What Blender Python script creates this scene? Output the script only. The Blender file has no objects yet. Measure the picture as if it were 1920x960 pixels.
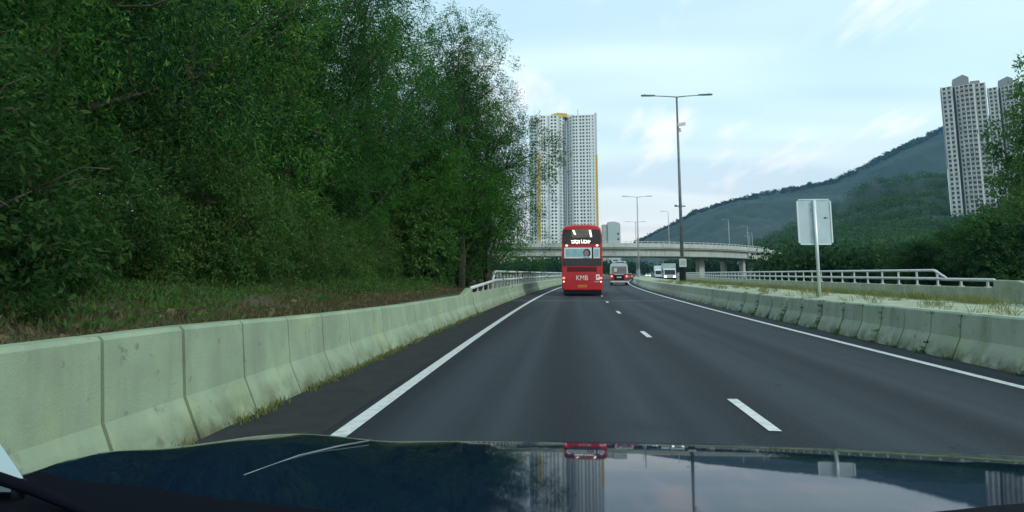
import bpy, math, random
import numpy as np
from mathutils import Vector

R = math.radians
random.seed(7)
rng = np.random.default_rng(7)
scene = bpy.context.scene
COL = scene.collection

# ------------------------------------------------------------------ camera
cam_d = bpy.data.cameras.new("Camera")
cam = bpy.data.objects.new("Camera", cam_d)
COL.objects.link(cam)
cam.location = (0, 0, 1.35)
cam.rotation_euler = (R(98.0), 0, R(3.7046))
cam_d.sensor_width = 36
cam_d.lens = 24.375
cam_d.shift_y = -0.078
cam_d.clip_start = 0.05
cam_d.clip_end = 8000
scene.camera = cam

# ------------------------------------------------------------------ view, world, sun
scene.view_settings.view_transform = 'Standard'
scene.view_settings.look = 'None'
scene.view_settings.gamma = 1
scene.view_settings.exposure = 0.25
scene.view_settings.use_curve_mapping = False

SUN_EL, SUN_AZ = 34.0, 128.0          # degrees; azimuth clockwise from +Y (the way we drive)
world = bpy.data.worlds.new("World")
scene.world = world
world.use_nodes = True
wt = world.node_tree
wt.nodes.clear()
def WN(t, **k):
    n = wt.nodes.new(t)
    for a, b in k.items():
        setattr(n, a, b)
    return n
def WL(a, b): wt.links.new(a, b)
def wmath(op, a, b=None, clamp=False):
    n = WN('ShaderNodeMath', operation=op, use_clamp=clamp)
    for i, v in enumerate((a, b)):
        if v is None: continue
        if isinstance(v, (int, float)): n.inputs[i].default_value = v
        else: WL(v, n.inputs[i])
    return n.outputs[0]
def wmix(f, a, b):
    n = WN('ShaderNodeMix', data_type='RGBA')
    for s, v in ((n.inputs[0], f), (n.inputs[6], a), (n.inputs[7], b)):
        if isinstance(v, (int, float)): s.default_value = v
        elif isinstance(v, tuple): s.default_value = v + (1,)
        else: WL(v, s)
    return n.outputs[2]
w_out = WN('ShaderNodeOutputWorld')
w_bg = WN('ShaderNodeBackground')
w_bg.inputs[1].default_value = 0.10
sky = WN('ShaderNodeTexSky', sky_type='NISHITA')
sky.sun_disc = False
sky.sun_elevation = R(SUN_EL)
sky.sun_rotation = R(SUN_AZ)
sky.air_density = 1.2
sky.dust_density = 2.5
tc = WN('ShaderNodeTexCoord')
sep = WN('ShaderNodeSeparateXYZ'); WL(tc.outputs['Generated'], sep.inputs[0])
zc = wmath('MAXIMUM', sep.outputs[2], 0.0)
den = wmath('ADD', zc, 0.10)
px = wmath('DIVIDE', sep.outputs[0], den)
py_ = wmath('DIVIDE', sep.outputs[1], den)
cmb = WN('ShaderNodeCombineXYZ'); WL(px, cmb.inputs[0]); WL(py_, cmb.inputs[1])
def wnoise(scale, detail, rough, sx, sy, off, lo, hi):
    mp = WN('ShaderNodeMapping'); WL(cmb.outputs[0], mp.inputs[0])
    mp.inputs['Scale'].default_value = (sx, sy, 1); mp.inputs['Location'].default_value = off
    mp.inputs['Rotation'].default_value = (0, 0, R(18))
    nz = WN('ShaderNodeTexNoise'); WL(mp.outputs[0], nz.inputs['Vector'])
    nz.inputs['Scale'].default_value = scale; nz.inputs['Detail'].default_value = detail
    nz.inputs['Roughness'].default_value = rough
    mr = WN('ShaderNodeMapRange'); mr.interpolation_type = 'SMOOTHSTEP'
    WL(nz.outputs[0], mr.inputs[0]); mr.inputs[1].default_value = lo; mr.inputs[2].default_value = hi
    return mr.outputs[0]
veil = wnoise(0.55, 1, .5, 1, 1.0, (3.1, 1.7, 0), .34, .72)      # broad thin overcast
wisp = wnoise(1.5, 4, .55, 2.2, .55, (7.3, 2.2, 0), .52, .72)     # torn streaks lit white
bank = wnoise(0.8, 2, .5, .5, 1.1, (1.4, 5.2, 0), .44, .62)       # grey-blue flat bank
low = wmath('SUBTRACT', 1.0, wmath('MULTIPLY', zc, 5.4, True), True)   # how near the horizon
base = wmix(0.80, sky.outputs[0], (7.3, 10.0, 10.6))               # bright even overcast over the blue
c1 = wmix(wmath('MULTIPLY', veil, .75), base, (8.9, 10.4, 10.6))
c2 = wmix(wmath('MULTIPLY', bank, .62), c1, (4.7, 6.9, 8.3))
c3 = wmix(wmath('MULTIPLY', wisp, .8), c2, (10.4, 10.2, 10.3))
c4 = wmix(wmath('MULTIPLY', low, .80), c3, (9.3, 8.2, 7.5))
WL(c4, w_bg.inputs[0]); WL(w_bg.outputs[0], w_out.inputs[0])

sun_d = bpy.data.lights.new("Sun", 'SUN')
sun_d.energy = 1.5
sun_d.angle = R(14)
sun_d.color = (1.0, .95, .86)
sun = bpy.data.objects.new("Sun", sun_d)
COL.objects.link(sun)
sun.rotation_euler = (R(90 - SUN_EL), 0, R(180 - SUN_AZ))

scene.cycles.adaptive_threshold = 0.025; scene.cycles.max_bounces = 5; scene.cycles.diffuse_bounces = 2; scene.cycles.glossy_bounces = 3; scene.cycles.transmission_bounces = 2

# ------------------------------------------------------------------ helpers
def offs(y):
    """sideways drift of the carriageway: a long right-hand bend, straight again past 128 m"""
    if y <= 0: return 0.0
    if y <= 128: return y * y / 2200.0
    return 128 * 128 / 2200.0 + (y - 128) * (2 * 128 / 2200.0)

class MB:
    def __init__(s): s.v = []; s.f = []; s.uv = None
    def quad(s, a, b, c, d):
        i = len(s.v); s.v += [a, b, c, d]; s.f.append((i, i+1, i+2, i+3))
    def poly(s, pts):
        i = len(s.v); s.v += list(pts); s.f.append(tuple(range(i, i+len(pts))))
    def box(s, x0, x1, y0, y1, z0, z1):
        i = len(s.v)
        s.v += [(x0,y0,z0),(x1,y0,z0),(x1,y1,z0),(x0,y1,z0),(x0,y0,z1),(x1,y0,z1),(x1,y1,z1),(x0,y1,z1)]
        s.f += [(i,i+3,i+2,i+1),(i+4,i+5,i+6,i+7),(i,i+1,i+5,i+4),(i+1,i+2,i+6,i+5),(i+2,i+3,i+7,i+6),(i+3,i,i+4,i+7)]
        return s
    def obox(s, c, ax, ay, az):
        """oriented box: centre and three half-axes"""
        c = Vector(c); ax = Vector(ax); ay = Vector(ay); az = Vector(az); i = len(s.v)
        for sz in (-1, 1):
            for sx, sy in ((-1,-1),(1,-1),(1,1),(-1,1)):
                s.v.append(tuple(c + ax*sx + ay*sy + az*sz))
        s.f += [(i,i+3,i+2,i+1),(i+4,i+5,i+6,i+7),(i,i+1,i+5,i+4),(i+1,i+2,i+6,i+5),(i+2,i+3,i+7,i+6),(i+3,i,i+4,i+7)]
        return s
    def loft(s, rings, cap=True, closed=True):
        n = len(rings[0]); i0 = len(s.v)
        for r in rings: s.v += [tuple(p) for p in r]
        for k in range(len(rings)-1):
            a = i0 + k*n; b = a + n
            for j in range(n if closed else n-1):
                j2 = (j+1) % n
                s.f.append((a+j, a+j2, b+j2, b+j))
        if cap and closed:
            s.f.append(tuple(i0 + j for j in reversed(range(n))))
            s.f.append(tuple(i0 + (len(rings)-1)*n + j for j in range(n)))
        return s
    def tube(s, pts, rad, n=8, cap=True):
        pts = [Vector(p) for p in pts]
        if isinstance(rad, (int, float)): rad = [rad]*len(pts)
        rings = []
        for k, p in enumerate(pts):
            d = (pts[min(k+1, len(pts)-1)] - pts[max(k-1, 0)]).normalized()
            ref = Vector((0,0,1)) if abs(d.z) < .9 else Vector((1,0,0))
            u = d.cross(ref).normalized(); w = u.cross(d).normalized()
            rings.append([tuple(p + (u*math.cos(t)+w*math.sin(t))*rad[k]) for t in [2*math.pi*q/n for q in range(n)]])
        return s.loft(rings, cap)
    def mesh(s, name):
        me = bpy.data.meshes.new(name)
        me.from_pydata(s.v, [], s.f)
        me.update()
        return me
    def build(s, name, mat, parent=None, smooth=False, bevel=0):
        me = s.mesh(name)
        if mat: me.materials.append(mat)
        o = link(name, me, parent)
        if smooth: me.polygons.foreach_set('use_smooth', [True]*len(me.polygons))
        if bevel:
            m = o.modifiers.new('Bevel', 'BEVEL'); m.width = bevel; m.segments = 2; m.limit_method = 'ANGLE'
        return o
def link(name, data, parent=None):
    o = bpy.data.objects.new(name, data); COL.objects.link(o)
    if parent: o.parent = parent
    return o
def tag(o, label, cat, group=None):
    o['label'] = label; o['category'] = cat
    if group: o['group'] = group
    return o
def empty(name, label, cat, loc=(0,0,0), rz=0, group=None):
    o = link(name, None); o.location = loc; o.rotation_euler = (0,0,rz)
    o.empty_display_size = .2
    return tag(o, label, cat, group)
def kind(o, k): o['kind'] = k; return o
def kids(o): return [c for c in bpy.data.objects if c.parent == o]
def copy_tree(o, parent=None):
    c = o.copy(); COL.objects.link(c)
    if parent: c.parent = parent
    for ch in kids(o): copy_tree(ch, c)
    return c

# ------------------------------------------------------------------ materials
def mat(name, col, rough=.6, metal=0, noise=None, col2=None, nscale=5, lo=.35, hi=.65, bump=0, bscale=40, spec=.5, coat=0, emit=None, estr=0, stretch=None, extra=None):
    m = bpy.data.materials.new(name); m.use_nodes = True
    nt = m.node_tree; b = nt.nodes['Principled BSDF']
    b.inputs['Base Color'].default_value = col + (1,)
    b.inputs['Roughness'].default_value = rough; b.inputs['Metallic'].default_value = metal
    b.inputs['Specular IOR Level'].default_value = spec; b.inputs['Coat Weight'].default_value = coat
    b.inputs['Coat Roughness'].default_value = .05
    if emit:
        m.cycles.emission_sampling = 'NONE'
        b.inputs['Emission Color'].default_value = emit + (1,); b.inputs['Emission Strength'].default_value = estr
    geo = nt.nodes.new('ShaderNodeNewGeometry')
    cur = None
    def mixin(cur, f, c):
        x = nt.nodes.new('ShaderNodeMix'); x.data_type = 'RGBA'
        nt.links.new(f, x.inputs[0])
        if isinstance(cur, tuple): x.inputs[6].default_value = cur + (1,)
        else: nt.links.new(cur, x.inputs[6])
        x.inputs[7].default_value = c + (1,)
        return x.outputs[2]
    def nz(scale, lo, hi, stretch=None, detail=5, rough=.6):
        v = geo.outputs['Position']
        if stretch:
            mp = nt.nodes.new('ShaderNodeMapping'); mp.inputs['Scale'].default_value = stretch
            nt.links.new(v, mp.inputs[0]); v = mp.outputs[0]
        t = nt.nodes.new('ShaderNodeTexNoise'); t.inputs['Scale'].default_value = scale
        t.inputs['Detail'].default_value = detail; t.inputs['Roughness'].default_value = rough
        nt.links.new(v, t.inputs['Vector'])
        r = nt.nodes.new('ShaderNodeMapRange'); r.inputs[1].default_value = lo; r.inputs[2].default_value = hi
        nt.links.new(t.outputs[0], r.inputs[0])
        return r.outputs[0]
    cur = col
    if col2: cur = mixin(cur, nz(nscale, lo, hi, stretch), col2)
    if extra: cur = extra(nt, geo, cur, mixin, nz)
    if not isinstance(cur, tuple): nt.links.new(cur, b.inputs['Base Color'])
    if bump:
        t = nt.nodes.new('ShaderNodeTexNoise'); t.inputs['Scale'].default_value = bscale; t.inputs['Detail'].default_value = 6
        nt.links.new(geo.outputs['Position'], t.inputs['Vector'])
        bp = nt.nodes.new('ShaderNodeBump'); bp.inputs['Strength'].default_value = bump; bp.inputs['Distance'].default_value = .02
        nt.links.new(t.outputs[0], bp.inputs['Height']); nt.links.new(bp.outputs[0], b.inputs['Normal'])
    return m

def asph_extra(nt, geo, cur, mixin, nz):
    # polished wheel paths and oil bands follow the lane: UV u = metres across the carriageway
    uv = nt.nodes.new('ShaderNodeUVMap')
    s = nt.nodes.new('ShaderNodeSeparateXYZ'); nt.links.new(uv.outputs[0], s.inputs[0])
    mp = nt.nodes.new('ShaderNodeMapping'); mp.inputs['Scale'].default_value = (1.6, .02, 1); nt.links.new(uv.outputs[0], mp.inputs[0])
    t = nt.nodes.new('ShaderNodeTexNoise'); t.inputs['Scale'].default_value = 1.3; t.inputs['Detail'].default_value = 4
    nt.links.new(mp.outputs[0], t.inputs['Vector'])
    r = nt.nodes.new('ShaderNodeMapRange'); r.inputs[1].default_value = .38; r.inputs[2].default_value = .62; nt.links.new(t.outputs[0], r.inputs[0])
    c = mixin(cur, r.outputs[0], (.031, .042, .052))
    w = nt.nodes.new('ShaderNodeMath'); w.operation = 'MULTIPLY'; w.inputs[1].default_value = 2*math.pi/1.85; nt.links.new(s.outputs[0], w.inputs[0])
    k = nt.nodes.new('ShaderNodeMath'); k.operation = 'COSINE'; nt.links.new(w.outputs[0], k.inputs[0])
    r2 = nt.nodes.new('ShaderNodeMapRange'); r2.inputs[1].default_value = 0; r2.inputs[2].default_value = 1; r2.inputs[4].default_value = .8; nt.links.new(k.outputs[0], r2.inputs[0])
    c = mixin(c, r2.outputs[0], (.008, .012, .016))
    c = mixin(c, nz(.22, .60, .66, None, 3), (.020, .026, .030))           # old patches
    c = mixin(c, nz(45, .52, .72, None, 3, .8), (.058, .070, .080))          # exposed aggregate
    return mixin(c, nz(2.1, .70, .74, None, 2), (.012, .015, .017))          # oil drips
def conc_extra(moss):
    def f(nt, geo, cur, mixin, nz):
        c = mixin(cur, nz(2.6, .50, .78, (1, 1, .12)), (.18, .23, .16))          # runs and streaks
        c = mixin(c, nz(1.1, .55, .8), (.30, .38, .18))                          # algae film
        c = mixin(c, nz(7, .62, .74), (.14, .15, .12))                           # blotches
        if moss:
            s = nt.nodes.new('ShaderNodeSeparateXYZ'); nt.links.new(geo.outputs['Position'], s.inputs[0])
            r = nt.nodes.new('ShaderNodeMapRange'); r.inputs[1].default_value = .26; r.inputs[2].default_value = .02; nt.links.new(s.outputs[2], r.inputs[0])
            m_ = nt.nodes.new('ShaderNodeMath'); m_.operation = 'MULTIPLY'; nt.links.new(r.outputs[0], m_.inputs[0]); nt.links.new(nz(3.5, .35, .6), m_.inputs[1])
            c = mixin(c, m_.outputs[0], (.085, .095, .045))                      # moss and soil splash at the foot
        return c
    return f
M = {}
M['asphalt'] = mat('asphalt', (.015, .022, .029), .78, col2=(.020, .029, .037), nscale=.5, bump=.25, bscale=160, spec=.18, extra=asph_extra)
M['asphalt_edge'] = mat('asphalt_edge', (.022, .026, .029), .9, col2=(.034, .038, .038), nscale=3, bump=.4, bscale=120, spec=.15)
M['asphalt_joint'] = mat('joint_strip', (.06, .072, .08), .8, col2=(.09, .10, .11), nscale=4)
M['paint'] = mat('road_paint', (.58, .61, .60), .6, col2=(.30, .37, .37), nscale=11, lo=.48, hi=.72)
M['conc'] = mat('concrete', (.265, .355, .235), .85, col2=(.20, .275, .19), nscale=1.3, bump=.25, bscale=60, extra=conc_extra(True))
M['conc_right'] = mat('concrete_weathered', (.36, .43, .34), .85, col2=(.28, .35, .28), nscale=1.6, bump=.25, bscale=60, extra=conc_extra(True))
M['conc_top'] = mat('concrete_slab', (.34, .39, .28), .85, col2=(.24, .29, .19), nscale=1.2, bump=.3, bscale=50, extra=conc_extra(False))
M['conc_dark'] = mat('joint_dark', (.06, .065, .05), .95, col2=(.10, .11, .07), nscale=8)
M['fly'] = mat('viaduct_concrete', (.40, .44, .41), .8, col2=(.33, .37, .35), nscale=.4, extra=conc_extra(False))
M['galv'] = mat('galvanised_rail', (.58, .63, .61), .5, .1, col2=(.46, .51, .50), nscale=6)
M['pole'] = mat('lamp_pole_steel', (.10, .12, .13), .5, .3, col2=(.16, .18, .19), nscale=3)
M['pole_far'] = mat('galvanised_pole', (.34, .38, .40), .5, .3, col2=(.28, .31, .33), nscale=2)
M['sign_back'] = mat('sign_back_aluminium', (.46, .58, .62), .5, .2, col2=(.40, .52, .57), nscale=3)
M['sign_edge'] = mat('sign_edge_channel', (.66, .74, .76), .4, .3)
M['black'] = mat('black_plastic', (.010, .012, .016), .55, spec=.12)
M['rubber'] = mat('tyre_rubber', (.02, .02, .021), .8)
M['box_grey'] = mat('cabinet_grey', (.55, .60, .58), .5, col2=(.42, .46, .45), nscale=8)
M['soil'] = mat('leaf_litter_soil', (.050, .044, .026), .95, col2=(.085, .074, .042), nscale=2.2, bump=.8, bscale=14,
    extra=lambda nt, geo, c, mx, nz: mx(mx(c, nz(9, .5, .7), (.035, .030, .02)), nz(1.1, .46, .62), (.035, .06, .02)))
M['grass_ground'] = mat('grass_ground', (.045, .07, .03), .95, col2=(.075, .085, .04), nscale=.25, bump=.5, bscale=3)
M['hill'] = mat('hillside', (.009, .030, .020), .95, col2=(.015, .042, .022), nscale=.02, bump=1, bscale=.1,
    extra=lambda nt, geo, c, mx, nz: mx(mx(c, nz(.09, .5, .66), (.006, .020, .014)), nz(.0045, .70, .75), (.16, .14, .11)))
def leafmat(name, a, b, c):
    m = bpy.data.materials.new(name); m.use_nodes = True; nt = m.node_tree
    p = nt.nodes['Principled BSDF']; p.inputs['Roughness'].default_value = .6; p.inputs['Specular IOR Level'].default_value = .10
    geo = nt.nodes.new('ShaderNodeNewGeometry')
    n = nt.nodes.new('ShaderNodeTexNoise'); n.inputs['Scale'].default_value = .33; n.inputs['Detail'].default_value = 4
    nt.links.new(geo.outputs['Position'], n.inputs['Vector'])
    r = nt.nodes.new('ShaderNodeMapRange'); r.inputs[1].default_value = .40; r.inputs[2].default_value = .62; nt.links.new(n.outputs[0], r.inputs[0])  # patchy tone: leaf variation plus lit clumps put into the colour
    x = nt.nodes.new('ShaderNodeMix'); x.data_type = 'RGBA'; nt.links.new(r.outputs[0], x.inputs[0]); x.inputs[6].default_value = a+(1,); x.inputs[7].default_value = b+(1,)
    y = nt.nodes.new('ShaderNodeMix'); y.data_type = 'RGBA'
    pw = nt.nodes.new('ShaderNodeMath'); pw.operation = 'POWER'; pw.inputs[1].default_value = 3; nt.links.new(geo.outputs['Random Per Island'], pw.inputs[0])
    nt.links.new(pw.outputs[0], y.inputs[0]); nt.links.new(x.outputs[2], y.inputs[6]); y.inputs[7].default_value = c+(1,)
    oi = nt.nodes.new('ShaderNodeObjectInfo'); hs_ = nt.nodes.new('ShaderNodeHueSaturation')
    for sock, lo_, hi_ in (('Hue', .485, .515), ('Value', .62, 1.45)):
        mr_ = nt.nodes.new('ShaderNodeMapRange'); mr_.inputs[3].default_value = lo_ if sock == 'Value' else hi_; mr_.inputs[4].default_value = hi_ if sock == 'Value' else lo_
        nt.links.new(oi.outputs['Random'], mr_.inputs[0]); nt.links.new(mr_.outputs[0], hs_.inputs[sock])
    nt.links.new(y.outputs[2], hs_.inputs['Color']); y = hs_
    nt.links.new(y.outputs[0], p.inputs['Base Color'])
    tr = nt.nodes.new('ShaderNodeBsdfTranslucent'); nt.links.new(y.outputs[0], tr.inputs[0])
    ms = nt.nodes.new('ShaderNodeMixShader'); ms.inputs[0].default_value = .45
    nt.links.new(p.outputs[0], ms.inputs[1]); nt.links.new(tr.outputs[0], ms.inputs[2])
    nt.links.new(ms.outputs[0], nt.nodes['Material Output'].inputs[0])
    return m
M['leaf'] = leafmat('acacia_leaf', (.008, .050, .022), (.046, .175, .026), (.100, .23, .038))
M['leaf_broad'] = leafmat('broad_leaf', (.018, .070, .028), (.050, .140, .034), (.095, .18, .05))
M['leaf_bush'] = leafmat('bush_leaf', (.022, .078, .022), (.048, .130, .028), (.10, .165, .045))
M['leaf_far'] = leafmat('far_leaf', (.012, .050, .024), (.034, .098, .030), (.065, .125, .038))
M['dry'] = leafmat('dry_grass_blade', (.12, .15, .05), (.07, .12, .035), (.20, .20, .08))
M['litter'] = leafmat('fallen_leaf', (.13, .115, .06), (.11, .115, .05), (.26, .23, .13))
M['bark'] = mat('bark', (.045, .040, .033), .95, col2=(.08, .072, .060), nscale=6, stretch=(1,1,.2), bump=.8, bscale=22)
M['bus_red'] = mat('bus_red', (.50, .012, .020), .35, coat=.3, col2=(.42, .012, .018), nscale=2)
M['glass_dark'] = mat('dark_glass', (.010, .013, .016), .08, spec=.5)
M['white'] = mat('white_enamel', (.78, .79, .78), .4)
M['tail'] = mat('tail_light', (.6, .03, .03), .3, emit=(1, .25, .22), estr=1.4)
M['marker'] = mat('marker_lamp', (.8, .6, .55), .3, emit=(1, .80, .72), estr=1.2)
M['head'] = mat('headlight', (.9, .9, .9), .2, emit=(1, .98, .92), estr=6)
M['led'] = mat('led_sign', (.8, .8, .7), .4, emit=(1, .98, .9), estr=1.6)

# ------------------------------------------------------------------ ground, roads
def sheet(name, x0, x1, y0, y1, z, m, step=4.0, nx=1):
    """road strip that follows the bend; UV u = metres across, v = metres along"""
    ys = list(np.arange(y0, y1 + .01, step)); b = MB(); uv = []
    for y in ys:
        for k in range(nx+1):
            x = x0 + (x1-x0)*k/nx
            b.v.append((x + offs(y), float(y), z)); uv.append((x, float(y)))
    for i in range(len(ys)-1):
        for k in range(nx):
            a = i*(nx+1)+k
            b.f.append((a, a+1, a+nx+2, a+nx+1))
    o = b.build(name, m)
    ul = o.data.uv_layers.new(name='UVMap')
    for l in o.data.loops: ul.data[l.index].uv = uv[l.vertex_index]
    return o
g = MB(); g.quad((-600, -250, -.30), (1700, -250, -.30), (1700, 2700, -.30), (-600, 2700, -.30))
kind(g.build('ground', M['grass_ground']), 'structure')
kind(sheet('road', -2.95, 6.6, -12, 420, 0.0, M['asphalt'], 3), 'structure')
kind(sheet('road_opposite', 9.7, 15.2, -12, 420, -.004, M['asphalt'], 3), 'structure')
kind(sheet('hard_shoulder', -2.95, -2.02, -12, 160, 0.004, M['asphalt_edge'], 3), 'structure')
def stripe(name, x0, x1, y0, y1, z=.008, step=3.):
    n = max(1, int((y1-y0)/step)); b = MB()
    for i in range(n+1):
        y = y0+(y1-y0)*i/n
        b.v += [(x0+offs(y), y, z), (x1+offs(y), y, z)]
    for i in range(n): b.f.append((2*i, 2*i+1, 2*i+3, 2*i+2))
    return kind(b.build(name, M['paint']), 'structure')
stripe('edge_line_left', -1.93, -1.78, -10, 400)
stripe('edge_line_right', 5.42, 5.56, -10, 400)
stripe('edge_line_opposite', 10.2, 10.33, -10, 400)
for k in range(-1, 40):
    y = 6.35 + 8.9*k
    stripe('lane_dash', 1.79, 1.90, y, y+1.55, step=1.6)

b = MB(); b.quad((-2.9+offs(35), 35, .006), (6.2+offs(35), 35.3, .006), (6.2+offs(35), 35.75, .006), (-2.9+offs(35), 35.45, .006))
kind(b.build('expansion_joint', M['asphalt_joint']), 'structure')

# earth bank behind the left barrier
xs = [-3.30, -3.7, -4.5, -5.6, -7.5, -10, -14, -20, -30, -60, -160]
zs = [.60, .76, .96, 1.16, 1.45, 1.9, 2.4, 2.8, 3.2, 3.5, 3.5]
ys = list(np.arange(-12, 30, .6)) + [30, 32, 35, 40, 60, 120, 200]
b = MB()
for y in ys:
    t = 0 if y < 26 else min(1, (y-26)/6.)
    for x, z in zip(xs, zs):
        zz = z*(1-t) + (-.25 + max(0, (-x-9)*.06))*t
        n = .03*math.sin(x*1.7+y*.9)+.03*math.sin(y*2.3-x*.8) if x < -4 else 0
        b.v.append((x + .5*math.sin(y*.4)*(x < -6), y, zz + n))
nx = len(xs)
for i in range(len(ys)-1):
    for k in range(nx-1):
        a = i*nx+k; b.f.append((a, a+nx, a+nx+1, a+1))
kind(b.build('earth_bank', M['soil'], smooth=True), 'structure')

# ------------------------------------------------------------------ barriers
def barrier_panel(y0, y1, x, sgn, h, gap=.012, rake=0, w=.42, hs=None):
    """new-jersey profile, road face at x, body going away from the road (sgn)"""
    prof = [(0, 0), (.01, .03), (.15, .34), (.20, h-.03), (.23, h), (w-.03, h), (w, h-.03), (w, -.25)]
    rings = []
    n = max(1, int((y1-y0)/3.0))
    for i in range(n+1):
        y = y0+gap+(y1-y0-2*gap)*i/n
        hh = 0 if hs is None else (hs(y)-h)
        rings.append([(x+sgn*px_+offs(y), y, pz+(hh if pz > .5 else 0)) for px_, pz in prof])
    b = MB(); b.loft(rings)
    if sgn > 0: b.f = [tuple(reversed(f)) for f in b.f]
    return b
def barrier(name, label, x, sgn, h, joints, gaps, material, y_end, hs=None):
    root = empty(name, label, 'barrier', (0, 0, 0))
    for i in range(len(joints)-1):
        g_ = gaps.get(i, .012)
        barrier_panel(joints[i], joints[i+1], x, sgn, h, g_, hs=hs).build('panel', material, root)
    barrier_panel(joints[-1], y_end, x, sgn, h, hs=hs).build('panel', material, root)
    bc = MB(); rings = []
    prof = [(.06, -.1), (.08, .05), (.19, .34), (.25, h-.06), (.36, h-.06), (.38, -.1)]
    for y in np.arange(joints[0], y_end, 3.0):
        rings.append([(x+sgn*a+offs(y), float(y), c+((hs(y)-h) if hs and c > .5 else 0)) for a, c in prof])
    bc.loft(rings)
    if sgn > 0: bc.f = [tuple(reversed(f)) for f in bc.f]
    bc.build('joint_filler', M['conc_dark'], root)
    return root
def lift(y):
    return float(np.interp(y, [2, 4.8, 5.8, 7, 8.2, 10.6, 14.5, 22.4], [.95, .92, .91, .88, .84, .79, .73, .68]))
LJ = [-6, -3.6, -1.2, 1.2, 2.4, 3.55, 4.7, 5.75, 6.85, 8.0, 9.15, 10.3, 12.2, 14.1, 16.5, 19.0]
lb = barrier('concrete_barrier', 'pale green-stained concrete barrier with slanted foot along the left shoulder below the wooded bank', -2.95, -1, .80, LJ, {3: .02, 6: .025, 7: .02}, M['conc'], 21.8, hs=lift)
# end block that ramps up where the rails begin
b = MB(); rr = []
for y, h in ((21.81, .685), (22.2, .685), (23.4, .86), (23.7, .87)):
    rr.append([(-2.95-a+offs(y), y, c) for a, c in [(0, 0), (.01, .03), (.15, .34), (.20, h-.03), (.23, h), (.39, h), (.42, h-.03), (.42, -.25)]])
b.loft(rr); b.build('end_block', M['conc'], lb)

def parapet(name, label, x, sgn, wall_h, y0, y_end, y_low, y_high, rail_low, rail_high, postgap, material, block=None):
    root = empty(name, label, 'barrier', (0, 0, 0))
    ys_ = [y0]
    L = 6.0
    while ys_[-1] + L < min(y_end, y0+30): ys_.append(ys_[-1]+L)
    for i in range(len(ys_)-1): barrier_panel(ys_[i], ys_[i+1], x, sgn, wall_h).build('panel', material, root)
    barrier_panel(ys_[-1], y_end, x, sgn, wall_h).build('panel', material, root)
    cx = x+sgn*.32
    # posts
    y = y_low+.35; k = 0
    while y < y_end-1:
        full = y > y_high
        top = rail_high if full else (rail_low if y > y_high-.4 else (block or wall_h)+(rail_low-(block or wall_h))*(y-y_low)/(y_high-.35-y_low))
        p = MB()
        p.obox((cx+offs(y), y, (wall_h+top)/2-.02), (.022, 0, 0), (0, .055, 0), (0, 0, (top-wall_h)/2+.02))
        p.obox((cx+offs(y), y, wall_h+.012), (.07, 0, 0), (0, .10, 0), (0, 0, .014))
        p.build('post', M['galv'], root)
        y += postgap; k += 1
    def run(pts):
        return [(cx+offs(q)-sgn*.05, q, z) for q, z in pts]
    ylist = [float(q) for q in np.arange(y_high+.8, y_end, 4.0)]
    r = MB(); r.tube(run([(y_low-.15, block or wall_h+.05), (y_high-.35, rail_low-.02)] + [(q, rail_low) for q in [y_high+.1]+ylist]), .06, 8)
    r.build('lower_rail', M['galv'], root, True)
    r = MB(); r.tube(run([(y_high-.4, rail_low+.04), (y_high+.45, rail_high)] + [(q, rail_high) for q in ylist]), .055, 8)
    r.build('upper_rail', M['galv'], root, True)
    return root
parapet('bridge_parapet', 'concrete parapet topped by twin grey rails on the left, running up beside the red bus', -2.93, -1, .68, 23.72, 135, 23.9, 30.5, 1.05, 1.44, 1.6, M['conc'], .86)

RJ = [-6, -2.2, -.4, 1.4, 3.2, 5.0, 6.5, 8.1, 9.9, 11.7, 12.6, 13.55, 14.5, 15.4, 16.4, 17.8, 19.2, 20.6, 22.0, 23.6, 25.4, 28, 31, 34, 38]
rb = barrier('concrete_barrier', 'grey weathered concrete barrier with weedy joints along the right edge line', 6.16, 1, .68, RJ, {6: .02, 7: .03, 8: .025, 9: .02, 10: .02, 11: .02, 12: .02, 13: .03, 14: .09, 15: .02, 16: .10, 17: .03, 18: .08, 19: .04, 20: .05}, M['conc_right'], 230, hs=lambda y: float(np.interp(y, [7, 12, 22], [.755, .735, .68])))
# median deck behind that barrier: slabs, then the far side barrier of the deck
md = kind(sheet('median_bed', 6.5, 9.65, -6, 230, .60, M['conc_dark'], 3), 'structure')
y = 4.0
while y < 70:
    L = random.uniform(1.7, 2.1)
    s = MB(); rr = []
    for q in (y+.02, y+L-.03):
        o_ = offs(q)
        rr.append([(6.60+o_, q, .60), (9.42+o_, q, .60), (9.42+o_, q, .685+random.uniform(-.008, .01)), (6.60+o_, q, .672+random.uniform(-.008, .01))])
    s.loft(rr); s.build('slab', M['conc_top'], md)
    y += L
s = MB(); rr = []
for q in np.arange(y, 230, 4.): o_ = offs(q); rr.append([(6.60+o_, q, .60), (9.42+o_, q, .60), (9.42+o_, q, .685), (6.60+o_, q, .675)])
s.loft(rr); s.build('slab', M['conc_top'], md)
barrier('concrete_barrier', 'low concrete barrier on the far side of the median deck behind the lamp posts', 9.85, -1, .70, [-6, 20, 40, 60], {}, M['conc_right'], 230)

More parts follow.
